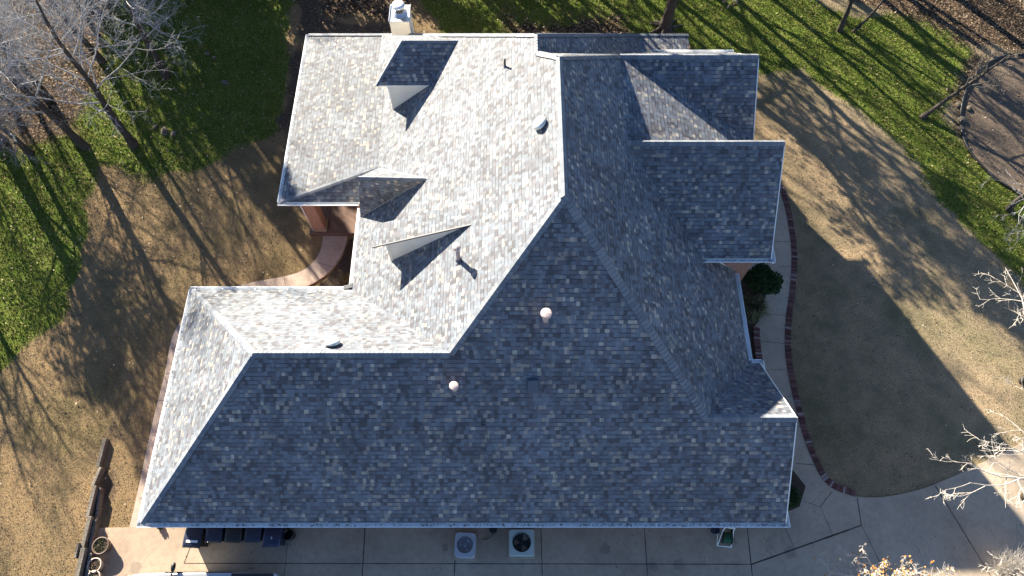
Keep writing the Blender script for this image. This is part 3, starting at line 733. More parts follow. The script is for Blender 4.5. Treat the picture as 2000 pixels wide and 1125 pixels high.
# joints
jm = MB()
def joint(p, q, w=.022, z=.06):
    a, b = Vector(U(*p, z)), Vector(U(*q, z)); d = (b-a).normalized(); s = Vector((-d.y, d.x, 0))*w/2; up = Vector((0, 0, .004))
    n = max(1, int((b-a).length/.5)); pr = a
    for i in range(1, n+1):
        c = a+(b-a)*i/n; wj = s*R.uniform(.7, 1.2)
        jm.face([pr-wj+up, c-wj+up, c+wj+up, pr+wj+up]); pr = c
for p, q, w in (((360, 1100), (1468, 1102), .024), ((372, 1068), (360, 1100), .02), ((714, 1015), (706, 1150), .03), ((562, 1060), (552, 1150), .02),
                ((889, 1085), (886, 1150), .03), ((892, 1015), (890, 1045), .02), ((1056, 1020), (1060, 1150), .022), ((1258, 1020), (1266, 1150), .022), ((1458, 1020), (1472, 1150), .03),
                ((1468, 1102), (1682, 1026), .045), ((1682, 1026), (1674, 972), .03), ((1682, 1026), (1745, 1150), .022), ((1826, 948), (1950, 1150), .03), ((1530, 1024), (1552, 1072), .02),
                ((1602, 990), (1626, 1045), .016), ((1602, 990), (1568, 978), .016), ((1602, 990), (1626, 958), .016), ((1555, 905), (1592, 908), .02), ((1560, 830), (1562, 832), .01),
                ((1485, 666), (1532, 671), .02), ((1490, 722), (1538, 722), .014), ((1530, 777), (1553, 773), .018), ((1550, 835), (1565, 832), .014), ((1505, 472), (1540, 472), .016), ((1520, 520), (1543, 521), .014), ((1490, 614), (1534, 616), .012)):
    joint(p, q, w*1.15)
for y0, xl, xr_ in ((680, 334, 400), (730, 322, 400), (782, 310, 360), (850, 298, 340), (913, 288, 330), (973, 274, 300)): joint((xl, y0), (xr_, y0), .016, .056)
for p, q in (((614, 512), (655, 522)), ((555, 542), (560, 573)), ((500, 552), (506, 585))): joint(p, q, .014, .055)
tag(jm.build('paving_joints', JOINT), kind='structure')

# brick edging as real bricks
def brick_row(name, path, side, lab, L=.24, step=.078, z=.10, w0=0.0):
    mb = MB(); pts = [Vector((x, y, 0)) for x, y in path]; acc = 0; i = 0; k = 0
    cum = [0]
    for a, b in zip(pts, pts[1:]): cum.append(cum[-1]+(b-a).length)
    s = step/2
    while s < cum[-1]:
        while cum[i+1] < s: i += 1
        t = (s-cum[i])/(cum[i+1]-cum[i]); c = pts[i].lerp(pts[i+1], t); d = (pts[i+1]-pts[i]).normalized(); o = Vector((d.y, -d.x, 0))*side
        hw = step*.43; zz_ = z+R.uniform(-.006, .006); a0 = c+o*(w0+R.uniform(-.006, .006)); a1 = a0+o*(L+R.uniform(-.01, .01))
        V = [a0-d*hw, a1-d*hw, a1+d*hw, a0+d*hw]; V = [v.copy() for v in V]+[v+Vector((0, 0, zz_)) for v in V]
        uv = [[(k+.5, 0)]*4]*5
        mb.add(V, [(4, 5, 6, 7), (0, 1, 5, 4), (1, 2, 6, 5), (2, 3, 7, 6), (3, 0, 4, 7)], uvf=uv); k += 1; s += step
    return tag(mb.build(name, EDGEB, recalc=True), lab, 'edging')
bs = [EDGE[0]]; out = None
brick_row('brick_edging', EDGE, -1, 'long curved red brick edging between the east walk and dry lawn', L=.25, z=.085)
bi = W([(1470, 640), (1471, 668), (1476, 708)], .05); brick_row('brick_edging', smooth(bi, 4), -1, 'short red brick edging beside the bed under the east eave', L=.27, z=.16)
bed = W([(1400, 540), (1500, 520), (1500, 560), (1480, 630), (1470, 640), (1476, 712), (1400, 712)])
sheet('planting_bed', bed, .075, SOILM, thick=.05)
sheet('planting_bed', W([(683, 468), (700, 462), (705, 575), (600, 575), (640, 545), (668, 505)]), .02, SOILM, thick=.05)
sheet('planting_bed', W([(1500, 900), (1548, 920), (1572, 950), (1560, 990), (1535, 1000), (1500, 1000)]), .078, SOILM, thick=.05)

# ---------------------------------------------------------------- grass, leaves (numpy scatter)
def scatter_mesh(name, P, kind, m, size, hgt, lab=None, cat=None, z=0.0):
    n = len(P); ang = rngn.uniform(0, 2*np.pi, n); s = rngn.uniform(size[0], size[1], n)
    if kind == 'blade':
        h = rngn.uniform(hgt[0], hgt[1], n); dx, dy = np.cos(ang)*s, np.sin(ang)*s
        lx, ly = rngn.normal(0, .6, n)*h, rngn.normal(0, .6, n)*h
        V = np.zeros((n, 3, 3)); V[:, 0] = np.stack([P[:, 0]-dx, P[:, 1]-dy, np.full(n, z)], 1); V[:, 1] = np.stack([P[:, 0]+dx, P[:, 1]+dy, np.full(n, z)], 1)
        V[:, 2] = np.stack([P[:, 0]+lx, P[:, 1]+ly, z+h], 1); k = 3
    else:
        dx, dy = np.cos(ang)*s, np.sin(ang)*s; asp = rngn.uniform(.5, .9, n); tz = rngn.uniform(-.4, .4, (n, 2))*s[:, None]; z0 = rngn.uniform(hgt[0], hgt[1], n)+z
        V = np.zeros((n, 4, 3)); c = np.stack([P[:, 0], P[:, 1], z0+np.abs(tz).max(1)], 1)
        a = np.stack([dx, dy, tz[:, 0]], 1); b = np.stack([-dy*asp, dx*asp, tz[:, 1]], 1)
        V[:, 0] = c-a; V[:, 1] = c+b; V[:, 2] = c+a; V[:, 3] = c-b; k = 4
    me = bpy.data.meshes.new(name); me.vertices.add(n*k); me.loops.add(n*k); me.polygons.add(n)
    me.vertices.foreach_set('co', V.ravel()); me.loops.foreach_set('vertex_index', np.arange(n*k)); me.polygons.foreach_set('loop_start', np.arange(n)*k)
    me.update(calc_edges=True)
    l = me.uv_layers.new(name='UVMap'); uv = np.repeat(np.arange(n)+.5, k); l.data.foreach_set('uv', np.stack([uv, np.zeros(n*k)], 1).ravel())
    me.materials.append(m); o = bpy.data.objects.new(name, me); COL.objects.link(o); return tag(o, lab, cat, kind='stuff')
dp = np.array(dpoly)
HOUSEBOX = [(xW+.5, yE+.5), (xr-.5, yE+.5), (xr-.5, ye4-.5), (xe-.5, ye4), (xe-.5, 24), (-6, 24), (-6, yC), (-6.0, yN-.5), (xW+.5, yN-.5)]
sw = [tuple(p) for p in (smooth(W([(370, 604), (358, 622), (337, 661), (323, 731), (299, 827), (273, 949), (254, 1031)]), 4)+[(-12.0, yE+.5), (-12.0, 11)])]
fw = front+frb[::-1]
bedE = [tuple(p) for p in bed]
edge_out = []
for i, (x, y) in enumerate(EDGE):
    a = EDGE[max(0, i-1)]; b = EDGE[min(len(EDGE)-1, i+1)]; dx, dy = b[0]-a[0], b[1]-a[1]; l = math.hypot(dx, dy); edge_out.append((x-dy/l*.28, y+dx/l*.28))
eb = list(EDGE)+edge_out[::-1]
def free(P):
    ok = np.ones(len(P), bool)
    for pl in (dpoly, HOUSEBOX, sw, fw, bedE, eb): ok &= poly_sd(P, pl) < -.02
    return ok
nG = 620000
PT_ = np.stack([rngn.uniform(-30, 30, nG), rngn.uniform(-1, 32, nG)], 1)
PT_ = PT_[(np.abs(PT_[:, 0]) < 19.6+PT_[:, 1]*.36)]; PT_ = PT_[free(PT_)]
mk = masks(PT_); nzv = rngn.uniform(-.35, .35, len(PT_))
bare = (mk['dirt'] > .5+nzv*.6) | (mk['soil'] > .5) | ((mk['leaf'] > .5+nzv*.6) & (rngn.uniform(0, 1, len(PT_)) < .8))
isg = mk['green']+nzv*.7 > .5
scatter_mesh('green_grass', PT_[isg & ~bare], 'blade', GRASSG, (.012, .028), (.03, .09), 'lush green winter grass north and west of the house', 'grass')
scatter_mesh('dry_grass', PT_[~isg & ~bare], 'blade', GRASST, (.008, .018), (.012, .04), 'short tan dormant grass around the house', 'grass')
nL = 75000
PL_ = np.stack([rngn.uniform(-30, 30, nL), rngn.uniform(1, 32, nL)], 1); PL_ = PL_[np.abs(PL_[:, 0]) < 19.6+PL_[:, 1]*.36]
mk = masks(PL_, 3.0); mk2 = masks(PL_)
dens = .05+.16*mk2['green']*(PL_[:, 0] < -8)+.05*mk2['green']+.85*mk2['leaf']+.25*mk2['dirt']+.25*mk['leaf']+.08*mk2['soil']
dens += .5*np.exp(-((PL_[:, 0]+19.0)**2/8+(PL_[:, 1]-18.0)**2/4))+.18*(PL_[:, 0] < -10)*(PL_[:, 1] > 14)
PL_ = PL_[(rngn.uniform(0, 1, len(PL_)) < dens) & free(PL_)]
scatter_mesh('leaf_litter', PL_, 'leaf', LEAFM, (.018, .048), (.01, .06), 'dry brown leaves strewn over the ground and grass', 'fallen leaves')
pc = np.stack([rngn.uniform(-14, 22, 700), rngn.uniform(-1, 17, 700)], 1)
pc = pc[((poly_sd(pc, dpoly) > .05) | (poly_sd(pc, fw) > 0)) & (poly_sd(pc, HOUSEBOX) < -.1)]
scatter_mesh('leaf_litter', pc[:180], 'leaf', LEAFM, (.018, .035), (.0, .004), 'a few dry leaves lying on the concrete', 'fallen leaves', z=.068)

gl = []
for p0, p1, o_v, n in ((SW, SE, -Y, 420), (SW, NW, -X, 90), (PC, PT, -X, 90), (G2w, G2e, -Y, 50)):
    for i in range(n):
        t = R.random()**.8; c = p0.lerp(p1, t)+o_v*R.uniform(.03, .11); gl.append((c.x, c.y, p0.z-.10))
for zz_ in sorted(set(round(g[2], 3) for g in gl)):
    pts = np.array([g[:2] for g in gl if round(g[2], 3) == zz_]); scatter_mesh('leaf_litter', pts, 'leaf', LEAFM, (.015, .032), (.0, .05), 'dry leaf scraps caught in the white gutters', 'fallen leaves', z=zz_)
# ================================================================ PLANTS
def leafball(mb, c, r, n, s, flat=1.0, seed=0, hollow=.55):
    rr = random.Random(seed)
    for i in range(n):
        d = Vector((rr.gauss(0, 1), rr.gauss(0, 1), rr.gauss(0, 1))).normalized()
        q = r*(hollow+(1-hollow)*rr.random()**.5)*(1+.22*mnoise.noise(Vector(c)*1.3+d*2.2))
        p = Vector(c)+Vector((d.x*q, d.y*q, d.z*q*flat))
        a = Vector((rr.gauss(0, 1), rr.gauss(0, 1), rr.gauss(0, 1))).normalized(); a = (a+d*.2).normalized(); b = a.orthogonal().normalized(); k = s*rr.uniform(.6, 1.3)
        mb.face([p-a*k, p+b*k*.6, p+a*k, p-b*k*.6], [(R.randint(0, 99999)+.5, 0)]*4)
def shrub(px, py, r, z, lab, mt=SHRUB, n=5000, s=.045, clumps=9):
    c = U(px, py, z); e = tag(empty('shrub', (c.x, c.y, 0)), lab, 'shrub')
    mb = MB()
    for i in range(clumps):
        t = R.uniform(0, 6.28); q = r*R.uniform(.1, .55)
        leafball(mb, (c.x+q*math.cos(t), c.y+q*math.sin(t), z*R.uniform(.75, 1.0)-.1), r*R.uniform(.42, .62), n//clumps, s, .9, R.randint(0, 9999), .3)
    mb.build('foliage', mt, e)
    mb = MB()
    for i in range(6):
        t = R.uniform(0, 6.28); mb.tube([(c.x, c.y, 0), (c.x+.3*r*math.cos(t), c.y+.3*r*math.sin(t), z*.5), (c.x+.6*r*math.cos(t), c.y+.6*r*math.sin(t), z*.9)], [.03, .02, .008], 5)
    mb.build('stem', BARK, e)
shrub(1493, 547, .90, 1.3, 'large rounded dark evergreen shrub below the east wing gutter', n=14000)
shrub(1540, 962, .62, 1.0, 'small dark evergreen shrub at the south-east corner of the roof', n=6000)
def grass_clump(px, py, r, h, lab, n=500):
    c = U(px, py, .06); mb = MB()
    for i in range(n):
        t = R.uniform(0, 6.28); q = r*R.uniform(.5, 1.1); w = Vector((-math.sin(t), math.cos(t), 0))*.012; a = Vector((c.x, c.y, .05))+Vector((R.gauss(0, .08), R.gauss(0, .08), 0))
        d = Vector((math.cos(t), math.sin(t), 0)); m1 = a+d*q*.5+Vector((0, 0, h*R.uniform(.8, 1.1))); m2 = a+d*q+Vector((0, 0, h*.55)); k = R.randint(0, 9999)+.5
        mb.face([a-w, a+w, m1+w, m1-w], [(k, 0)]*4); mb.face([m1-w, m1+w, m2], [(k, 0)]*3)
    return tag(mb.build('ornamental_grass', index_mat('grassy_blades', [(0, (.05, .065, .03)), (.6, (.12, .12, .06)), (1, (.22, .19, .12))])), lab, 'plant')
grass_clump(1467, 605, .75, .55, 'arching grassy plant in the bed south of the round shrub')
grass_clump(1462, 622, .35, .3, 'low tuft beside the brick edging under the east eave', 160)
grass_clump(676, 545, .3, .3, 'sparse dry plant in the dark bed by the inside corner gutter', 60)
shrub(309, 1027, .16, .3, 'tiny green plant poking out at the south-west roof corner', n=400, s=.03, clumps=4)

def bare_tree_mesh(seed, height, r0, spread=1.0, nprim=14, lv=3, lean=(0, 0), start=.25, twig=1.0, nsub=5, up=.35, thin=1.0):
    rr = random.Random(seed); T, C = MB(), MB()
    tips = []
    def limb(mb, p, d, L, r, level, nseg):
        pts = [p.copy()]; rs = [r]; dd = d.copy()
        for i in range(nseg):
            dd = (dd+Vector((rr.gauss(0, .16), rr.gauss(0, .16), rr.gauss(.03, .12)))).normalized()
            p = p+dd*(L/nseg); pts.append(p.copy()); rs.append(max(.004*twig, r*(1-.80*(i+1)/nseg)))
        mb.tube(pts, rs, 5 if level < 2 else 3, caps=False, sm=level < 2)
        return pts, rs
    p = Vector((0, 0, -.1)); pts = [p.copy()]; rs = [r0*1.35]; d = Vector((lean[0], lean[1], 1)).normalized(); n = 9
    for i in range(n):
        d = (d+Vector((rr.gauss(0, .05), rr.gauss(0, .05), .03))).normalized()
        p = p+d*height*.8/n; pts.append(p.copy()); rs.append(r0*(1-.75*(i+1)/n))
    T.tube(pts, rs, 10, caps=False)
    def grow(pts, rs, L, level, num):
        for j in range(num):
            t = (start if level == 0 else .2)+(1-(start if level == 0 else .2))*(j+rr.random())/num
            f = t*(len(pts)-1); i = min(int(f), len(pts)-2); q = pts[i].lerp(pts[i+1], f-i); dd = (pts[i+1]-pts[i]).normalized()
            a = rr.uniform(0, 6.283); o = dd.orthogonal().normalized(); o = (o*math.cos(a)+dd.cross(o)*math.sin(a))
            ang = rr.uniform(.55, 1.1)*(spread if level == 0 else 1)
            nd = (dd*math.cos(ang)+o*math.sin(ang)); nd.z += up*.4; nd.normalize()
            r = max(.006*twig, rs[i]*(.5*thin if level == 0 else .55))
            l = L*(1.15-.75*t if level == 0 else .95-.4*t)*rr.uniform(.7, 1.15)
            pp, r2 = limb(C, q, nd, l, r, level, 5 if level < 2 else 3)
            tips.append(pp[-1])
            if level+1 < lv: grow(pp, r2, l*.58, level+1, nsub if level < 2 else 4)
    grow(pts, rs, height*.46*spread, 0, nprim)
    return T, C, tips
def leafy(tips, n, s, spread, seed):
    mb = MB(); rr = random.Random(seed)
    for i in range(n):
        t = rr.choice(tips)+Vector((rr.gauss(0, spread), rr.gauss(0, spread), rr.gauss(0, spread*.7)))
        a = Vector((rr.gauss(0, 1), rr.gauss(0, 1), rr.gauss(0, 1))).normalized(); b = a.orthogonal().normalized(); k = s*rr.uniform(.6, 1.4)
        mb.face([t-a*k, t+b*k*.7, t+a*k, t-b*k*.7], [(i+.5, 0)]*4)
    return mb
def tree(name, loc, lab, T, C, mb=BARK, mc=TWIG, rz=0, group=None, leaves=None, ml=None):
    e = tag(empty(name, loc, rz), lab, 'tree', group)
    for M_, nm, mt in ((T, 'trunk', mb), (C, 'crown', mc)):
        o = M_.build(nm, mt); o.parent = e
    if leaves:
        o = leaves.build('foliage', ml); o.parent = e
    return e
def copytree(e, loc, rz, sc=1, lab=None):
    c = e.copy(); COL.objects.link(c); c.location = loc; c.rotation_euler = (0, 0, rz); c.scale = (sc, sc, sc)
    if lab: c['label'] = lab
    for ch in list(e.children):
        k = ch.copy(); COL.objects.link(k); k.parent = c
    return c
g0 = lambda px, py: tuple(U(px, py, 0))
# north-west bare trees whose crowns fill the corner
nwt = [((168, 288), 11, 10.4, .19, 1.2, 'grey bare tree at the lower edge of the leafy bed in the north-west corner'),
       ((262, 285), 12, 10.4, .19, 1.2, 'bare tree nearest the house in the north-west group, branches reaching east'),
       ((2, 280), 13, 8.2, .32, 1.1, 'bare tree with a thick dark trunk at the far west edge'),
       ((95, 195), 14, 8.4, .18, 1.1, 'bare tree rising from the brown leaf bed among the north-west group'),
       ((325, 150), 15, 9.0, .20, 1.25, 'bare tree standing in green grass north-west of the porch'),
       ((200, 120), 16, 7.5, .18, 1.2, 'bare tree at the top of the leaf bed, cut off by the top edge'),
       ((60, 300), 17, 7.2, .16, 1.2, 'slim bare tree between the thick dark trunk and the leafy bed')]
for (b, sd, h, r, sp, lab) in nwt:
    T, C, tp = bare_tree_mesh(sd, h, r, sp*1.1, 20, 4, (R.uniform(-.1, .1), R.uniform(-.1, .1)), .3, .75, nsub=7, up=.15, thin=.6)
    tree('bare_tree', g0(*b), lab, T, C, BARK, TWIG, group='bare trees north-west of the house', leaves=leafy(tp, 5000, .07, .2, 3) if sd == 13 else None, ml=LEAFM)  # far-west tree gets added leaves so its out-of-view crown shades more densely
# east trees whose silver twigs reach into the picture
for (loc, sd, h, r, lab) in (((20.0, 3.9, 0), 31, 8.4, .17, 'pale bare tree at the right edge, twigs reaching over the driveway curve'),
                             ((21.4, 8.6, 0), 32, 8.4, .15, 'pale bare tree at the right edge above the sunlit dry lawn'),
                             ((19.6, .2, 0), 33, 6.5, .14, 'pale bare tree over the driveway in the bottom right corner'),
                             ((23.4, 17.0, 0), 34, 6.0, .14, 'grey bare tree beside the round soil bed at the right edge')):
    T, C, tp = bare_tree_mesh(sd, h, r, 1.25, 18, 4, (-.42 if sd != 34 else -.2, .0), .35, 1.15, up=.05, nsub=4, thin=.7)
    tree('bare_tree', loc, lab, T, C, BARK, TWIGW if sd != 34 else TWIG, group='bare trees along the east side')
T, C, tp = bare_tree_mesh(41, 4.9, .09, 1.1, 15, 4, (0, 0), .15, 1.0)
LV = leafy([t for t in tp if t.y > -.2], 380, .040, .10, 4)
tree('small_tree', (12.7, .85, 0), 'small tree with pale twigs and a few orange leaves over the driveway', T, C, BARK, TWIGW, leaves=LV, ml=ORANGE)
mb = MB(); c0 = U(1985, 1120, .8); rr = random.Random(5)
for i in range(700):
    t = rr.uniform(0, 6.28); q = rr.uniform(.3, .95); d = Vector((math.cos(t)*q, math.sin(t)*q, rr.uniform(.5, 1.3))); a = Vector((c0.x+rr.gauss(0, .12), c0.y+rr.gauss(0, .12), 0.05))
    mb.tube([a, a+d*.55+Vector((rr.gauss(0, .05), rr.gauss(0, .05), .15)), a+d], [.008, .006, .003], 3, caps=False)
tag(mb.build('dry_shrub', TWIGW), 'straw-coloured twiggy shrub in the bottom right corner', 'shrub')

# trees standing in the north lawn
T, C, tp = bare_tree_mesh(51, 11, .30, 1.0, 18, 4, (0.02, 0), .30, 1.6)
e = tree('bare_tree', g0(1298, 58), 'big bare tree with spreading roots just behind the north roof edge', T, C, leaves=leafy(tp, 9000, .085, .22, 8), ml=LEAFM)  # leaves added to the unseen crown to thicken its shadow on the lawn
mb = MB()
for i in range(9):
    t = i*.7+R.uniform(-.2, .2); L = R.uniform(.7, 1.3); d = Vector((math.cos(t), math.sin(t), 0)); w = Vector((-d.y, d.x, 0))*R.uniform(-.3, .3)
    mb.tube([d*.18+Vector((0, 0, .35)), d*.42+Vector((0, 0, .10)), d*L*.75+w*.5+Vector((0, 0, .04)), d*L+w+Vector((0, 0, -.03))], [.14, .10, .055, .02], 7)
o = mb.build('root', BARK); o.parent = e
for b, sd, h, r, ln, lab in (((1640, 60), 61, 7.5, .14, (-.02, .10), 'slim upright bare tree at the top of the green lawn'), ((1666, 62), 62, 6.0, .09, (.42, .12), 'thin bare tree leaning right from the same spot as the upright one'),
                         ((1800, 230), 63, 5.5, .13, (.75, .30), 'bare tree leaning strongly over the curved soil bed')):
    T, C, tp = bare_tree_mesh(sd, h, r, .9, 11, 4, ln, .45, 1.2)
    tree('bare_tree', g0(*b), lab, T, C, BARK, TWIGD, group='bare trees on the north-east lawn')
# trees beyond the north edge, seen only through the shadows they cast into the picture
v1 = None; grp = 'tall bare trees beyond the north edge'
protos = []
lab0 = 'tall bare tree beyond the picture, casting a long shadow across the lawn'
for sd in (71, 72, 73):
    T, C, tp = bare_tree_mesh(sd, 14, .24, 1.0, 13, 4, (0, 0), .38, 1.3)
    protos.append((T, C))
pe = []
spots = [(2.6, 4), (-.8, 2.2), (-1.7, 4.5), (.6, 1.5), (4.6, 9), (8.9, 5), (11.4, 3), (14.2, 6), (17.2, 13), (20.5, 8), (22.6, 15), (24.7, 5), (28.5, 9), (32, 14), (12.8, 10), (18.4, 7), (26, 19), (22.0, 4), (10.2, 20), (3.6, 12), (6.6, 16), (-1.5, 10), (15.6, 22), (26.5, 24), (19, 3)]
for i, (x, k) in enumerate(spots):
    loc = (x-.6*k, 30.8+.8*k, 0)
    if i < 3:
        e = tree('bare_tree', loc, lab0, protos[i][0], protos[i][1], group=grp, rz=R.uniform(0, 6)); pe.append(e)
    else: copytree(pe[i % 3], loc, R.uniform(0, 6.28), R.uniform(.8, 1.15) if i > 3 else 1.35)
# west: shadows crossing the west lawn
for i, (x, y, s) in enumerate(((-24.4, 31.8, .75), (-23.2, 31.6, .7), (-25.5, 33, .8), (-22, 35, .75), (-29, 37, .8), (-30, 31, .7), (-33, 33, .8), (-19.5, 37, .75), (-31, 27, .62), (-27, 35, .62), (-27, 17.5, .6), (-28.6, 13, .55), (-25.8, 14.6, .5), (-36, 21, .7), (-38, 29, .8), (-29.5, 15.5, .5))): copytree(pe[i % 3], (x, y, 0), R.uniform(0, 6.28), s, 'bare tree beyond the west edge, casting shadow over the west lawn')['group'] = 'bare trees beyond the west edge'
# evergreens that shade the north-west corner
def evergreen(seed, h, r):
    T, F_ = MB(), MB(); rr = random.Random(seed)
    T.tube([(0, 0, -.1), (.05, 0, h*.5), (0, .05, h*.95)], [.22, .14, .03], 8)
    for i in range(46):
        z = h*(.16+.8*(i/46)); q = r*(1-(z/h)**1.6)*rr.uniform(.35, .85)+.15; t = rr.uniform(0, 6.28)
        leafball(F_, (q*math.cos(t), q*math.sin(t), z), r*.42*(1.15-z/h), 130, .13, .8, rr.randint(0, 99999), .2)
    return T, F_
T, F_ = evergreen(81, 8.5, 2.6)
def ev(loc, lab, grp):
    e = tag(empty('evergreen_tree', loc), lab, 'tree', grp)
    o = T.build('trunk', BARK); o.parent = e; o = F_.build('foliage', EVER); o.parent = e; return e
glab = 'dense evergreen tree beyond the north-west edge, shading the ground beside the house'; ggr = 'evergreens beyond the north-west edge'
e0 = ev((-22.3, 33.8, 0), glab, ggr); e0.scale = (1.3, 1.3, 1.45)
for i, (x, y, s_) in enumerate(((-19.7, 33, 1.05), (-17.6, 32.8, .86), (-14.6, 33.2, .70), (-11.4, 34, .75), (-6.5, 34.5, .85), (-2.5, 35.5, .95), (-21, 36, 1.1), (-8.6, 36.5, .8), (-15.5, 36, .8))): copytree(e0, (x, y, 0), R.uniform(0, 6), s_)

# ================================================================ THINGS ROUND THE HOUSE
# rocks in the north-west bed
rocks = [(302, 247), (320, 255), (338, 260), (330, 90), (405, 103), (418, 112), (440, 160), (1893, 210), (1880, 232), (1878, 250), (1886, 268), (1872, 205)]
for i, (x, y) in enumerate(rocks):
    c = U(x, y, .1); s = R.uniform(.10, .22); bm = bmesh.new(); bmesh.ops.create_icosphere(bm, subdivisions=2, radius=s); off = R.uniform(0, 90)
    for v in bm.verts:
        k = 1+.35*mnoise.noise(v.co*4+Vector((off, 0, 0))); v.co = Vector((v.co.x*1.3*k, v.co.y*.95*k, v.co.z*.7*k))
    me = bpy.data.meshes.new('rock'); bm.to_mesh(me); bm.free(); me.materials.append(ROCKM)
    o = bpy.data.objects.new('rock', me); COL.objects.link(o); o.location = (c.x, c.y, .06); o.rotation_euler = (0, 0, R.uniform(0, 6))
    if i < 7: tag(o, 'tan fieldstone lying in the shaded north-west bed among leaves', 'rock', 'fieldstones in the north-west bed')
    else: tag(o, 'brown stone lying along the outside of the curved soil bed', 'rock', 'stones along the curved soil bed')
# bed edging pipe
pth = smooth(W([(2080, 100), (2000, 106), (1960, 110), (1920, 130), (1890, 170), (1877, 215), (1880, 265), (1905, 310), (1960, 360), (2040, 400)], .06), 6)
mb = MB(); mb.tube([(x, y, .07) for x, y in pth], .06, 8); tag(mb.build('bed_edging', BLACKP), 'thin black curved edging round the brown soil bed', 'edging')

# timber retaining wall
tw = tag(empty('timber_wall', tuple(U(180, 990, 0))), 'stepped retaining wall of old grey railway sleepers', 'retaining wall')
bpy.context.view_layer.update()
seg = [((205, 856), (190, 912), .22, .17), ((196, 912), (180, 950), .30, .17), ((185, 948), (170, 1010), .42, .19), ((195, 952), (187, 1020), .26, .13), ((175, 1008), (158, 1075), .50, .20), ((186, 1015), (172, 1085), .34, .15), ((162, 1070), (147, 1140), .58, .21), ((176, 1080), (165, 1145), .40, .16), ((152, 1060), (146, 1090), .62, .1)]
for (p, q, h, w) in seg:
    a, b = Vector(U(*p, h)), Vector(U(*q, h)); a.z = b.z = 0; d = (b-a).normalized(); s = Vector((d.y, -d.x, 0))*w*.38
    V = []
    for c in (a, b):
        for sg in (-1, 1):
            V += [c+s*sg+Vector((0, 0, -.1)), c+s*sg+Vector((0, 0, h+R.uniform(-.02, .02)))]
    mb = MB(); mb.add(V, [(0, 1, 5, 4), (2, 6, 7, 3), (1, 3, 7, 5), (0, 2, 3, 1), (4, 5, 7, 6)])
    mb.build('timber', TIMB, tw, recalc=True, bevel=.012)

# flower pots
def pot(px, py, r, h, m, lab, plant):
    c = U(px, py, h); e = tag(empty('flower_pot', (c.x, c.y, .06)), lab, 'flower pot'); bpy.context.view_layer.update(); z = .064
    mb = MB(); mb.lathe([(.001, 0), (r*.72, 0), (r*.80, .03), (r*.97, h*.75), (r, h*.78), (r*1.06, h*.86), (r*1.05, h), (r*.88, h), (r*.86, h*.82), (.001, h*.80)], (c.x, c.y, z), n=36); mb.build('bowl', m, e)
    mb = MB(); mb.lathe([(r*.86, h*.85), (r*.5, h*.9), (.001, h*.92)], (c.x, c.y, z)); mb.build('soil', SOILM, e)
    mb = MB()
    for i in range(plant):
        t = R.uniform(0, 6.28); q = r*.85*R.random()**.5; p = Vector((c.x+q*math.cos(t), c.y+q*math.sin(t), z+h*.95)); k = R.uniform(.02, .05); a = Vector((R.gauss(0, 1), R.gauss(0, 1), R.gauss(0, .5))).normalized()*k; b = a.orthogonal().normalized()*k*.5
        mb.face([p-a, p+b, p+a, p-b], [(i+.5, 0)]*4)
    mb.build('foliage', LEAFM if plant < 90 else index_mat('pot_plant', [(0, (.03, .045, .02)), (1, (.16, .14, .08))]), e)
pot(198, 1066, .30, .36, TERRD, 'dark round planter with withered leaves beside the sleeper wall', 140)
pot(186, 1104, .25, .34, TERRA, 'pot with a pale pinkish rim, below the dark planter', 60)
pot(184, 1128, .24, .34, TERRA, 'pale pot cut off by the bottom edge beside the sleeper wall', 40)

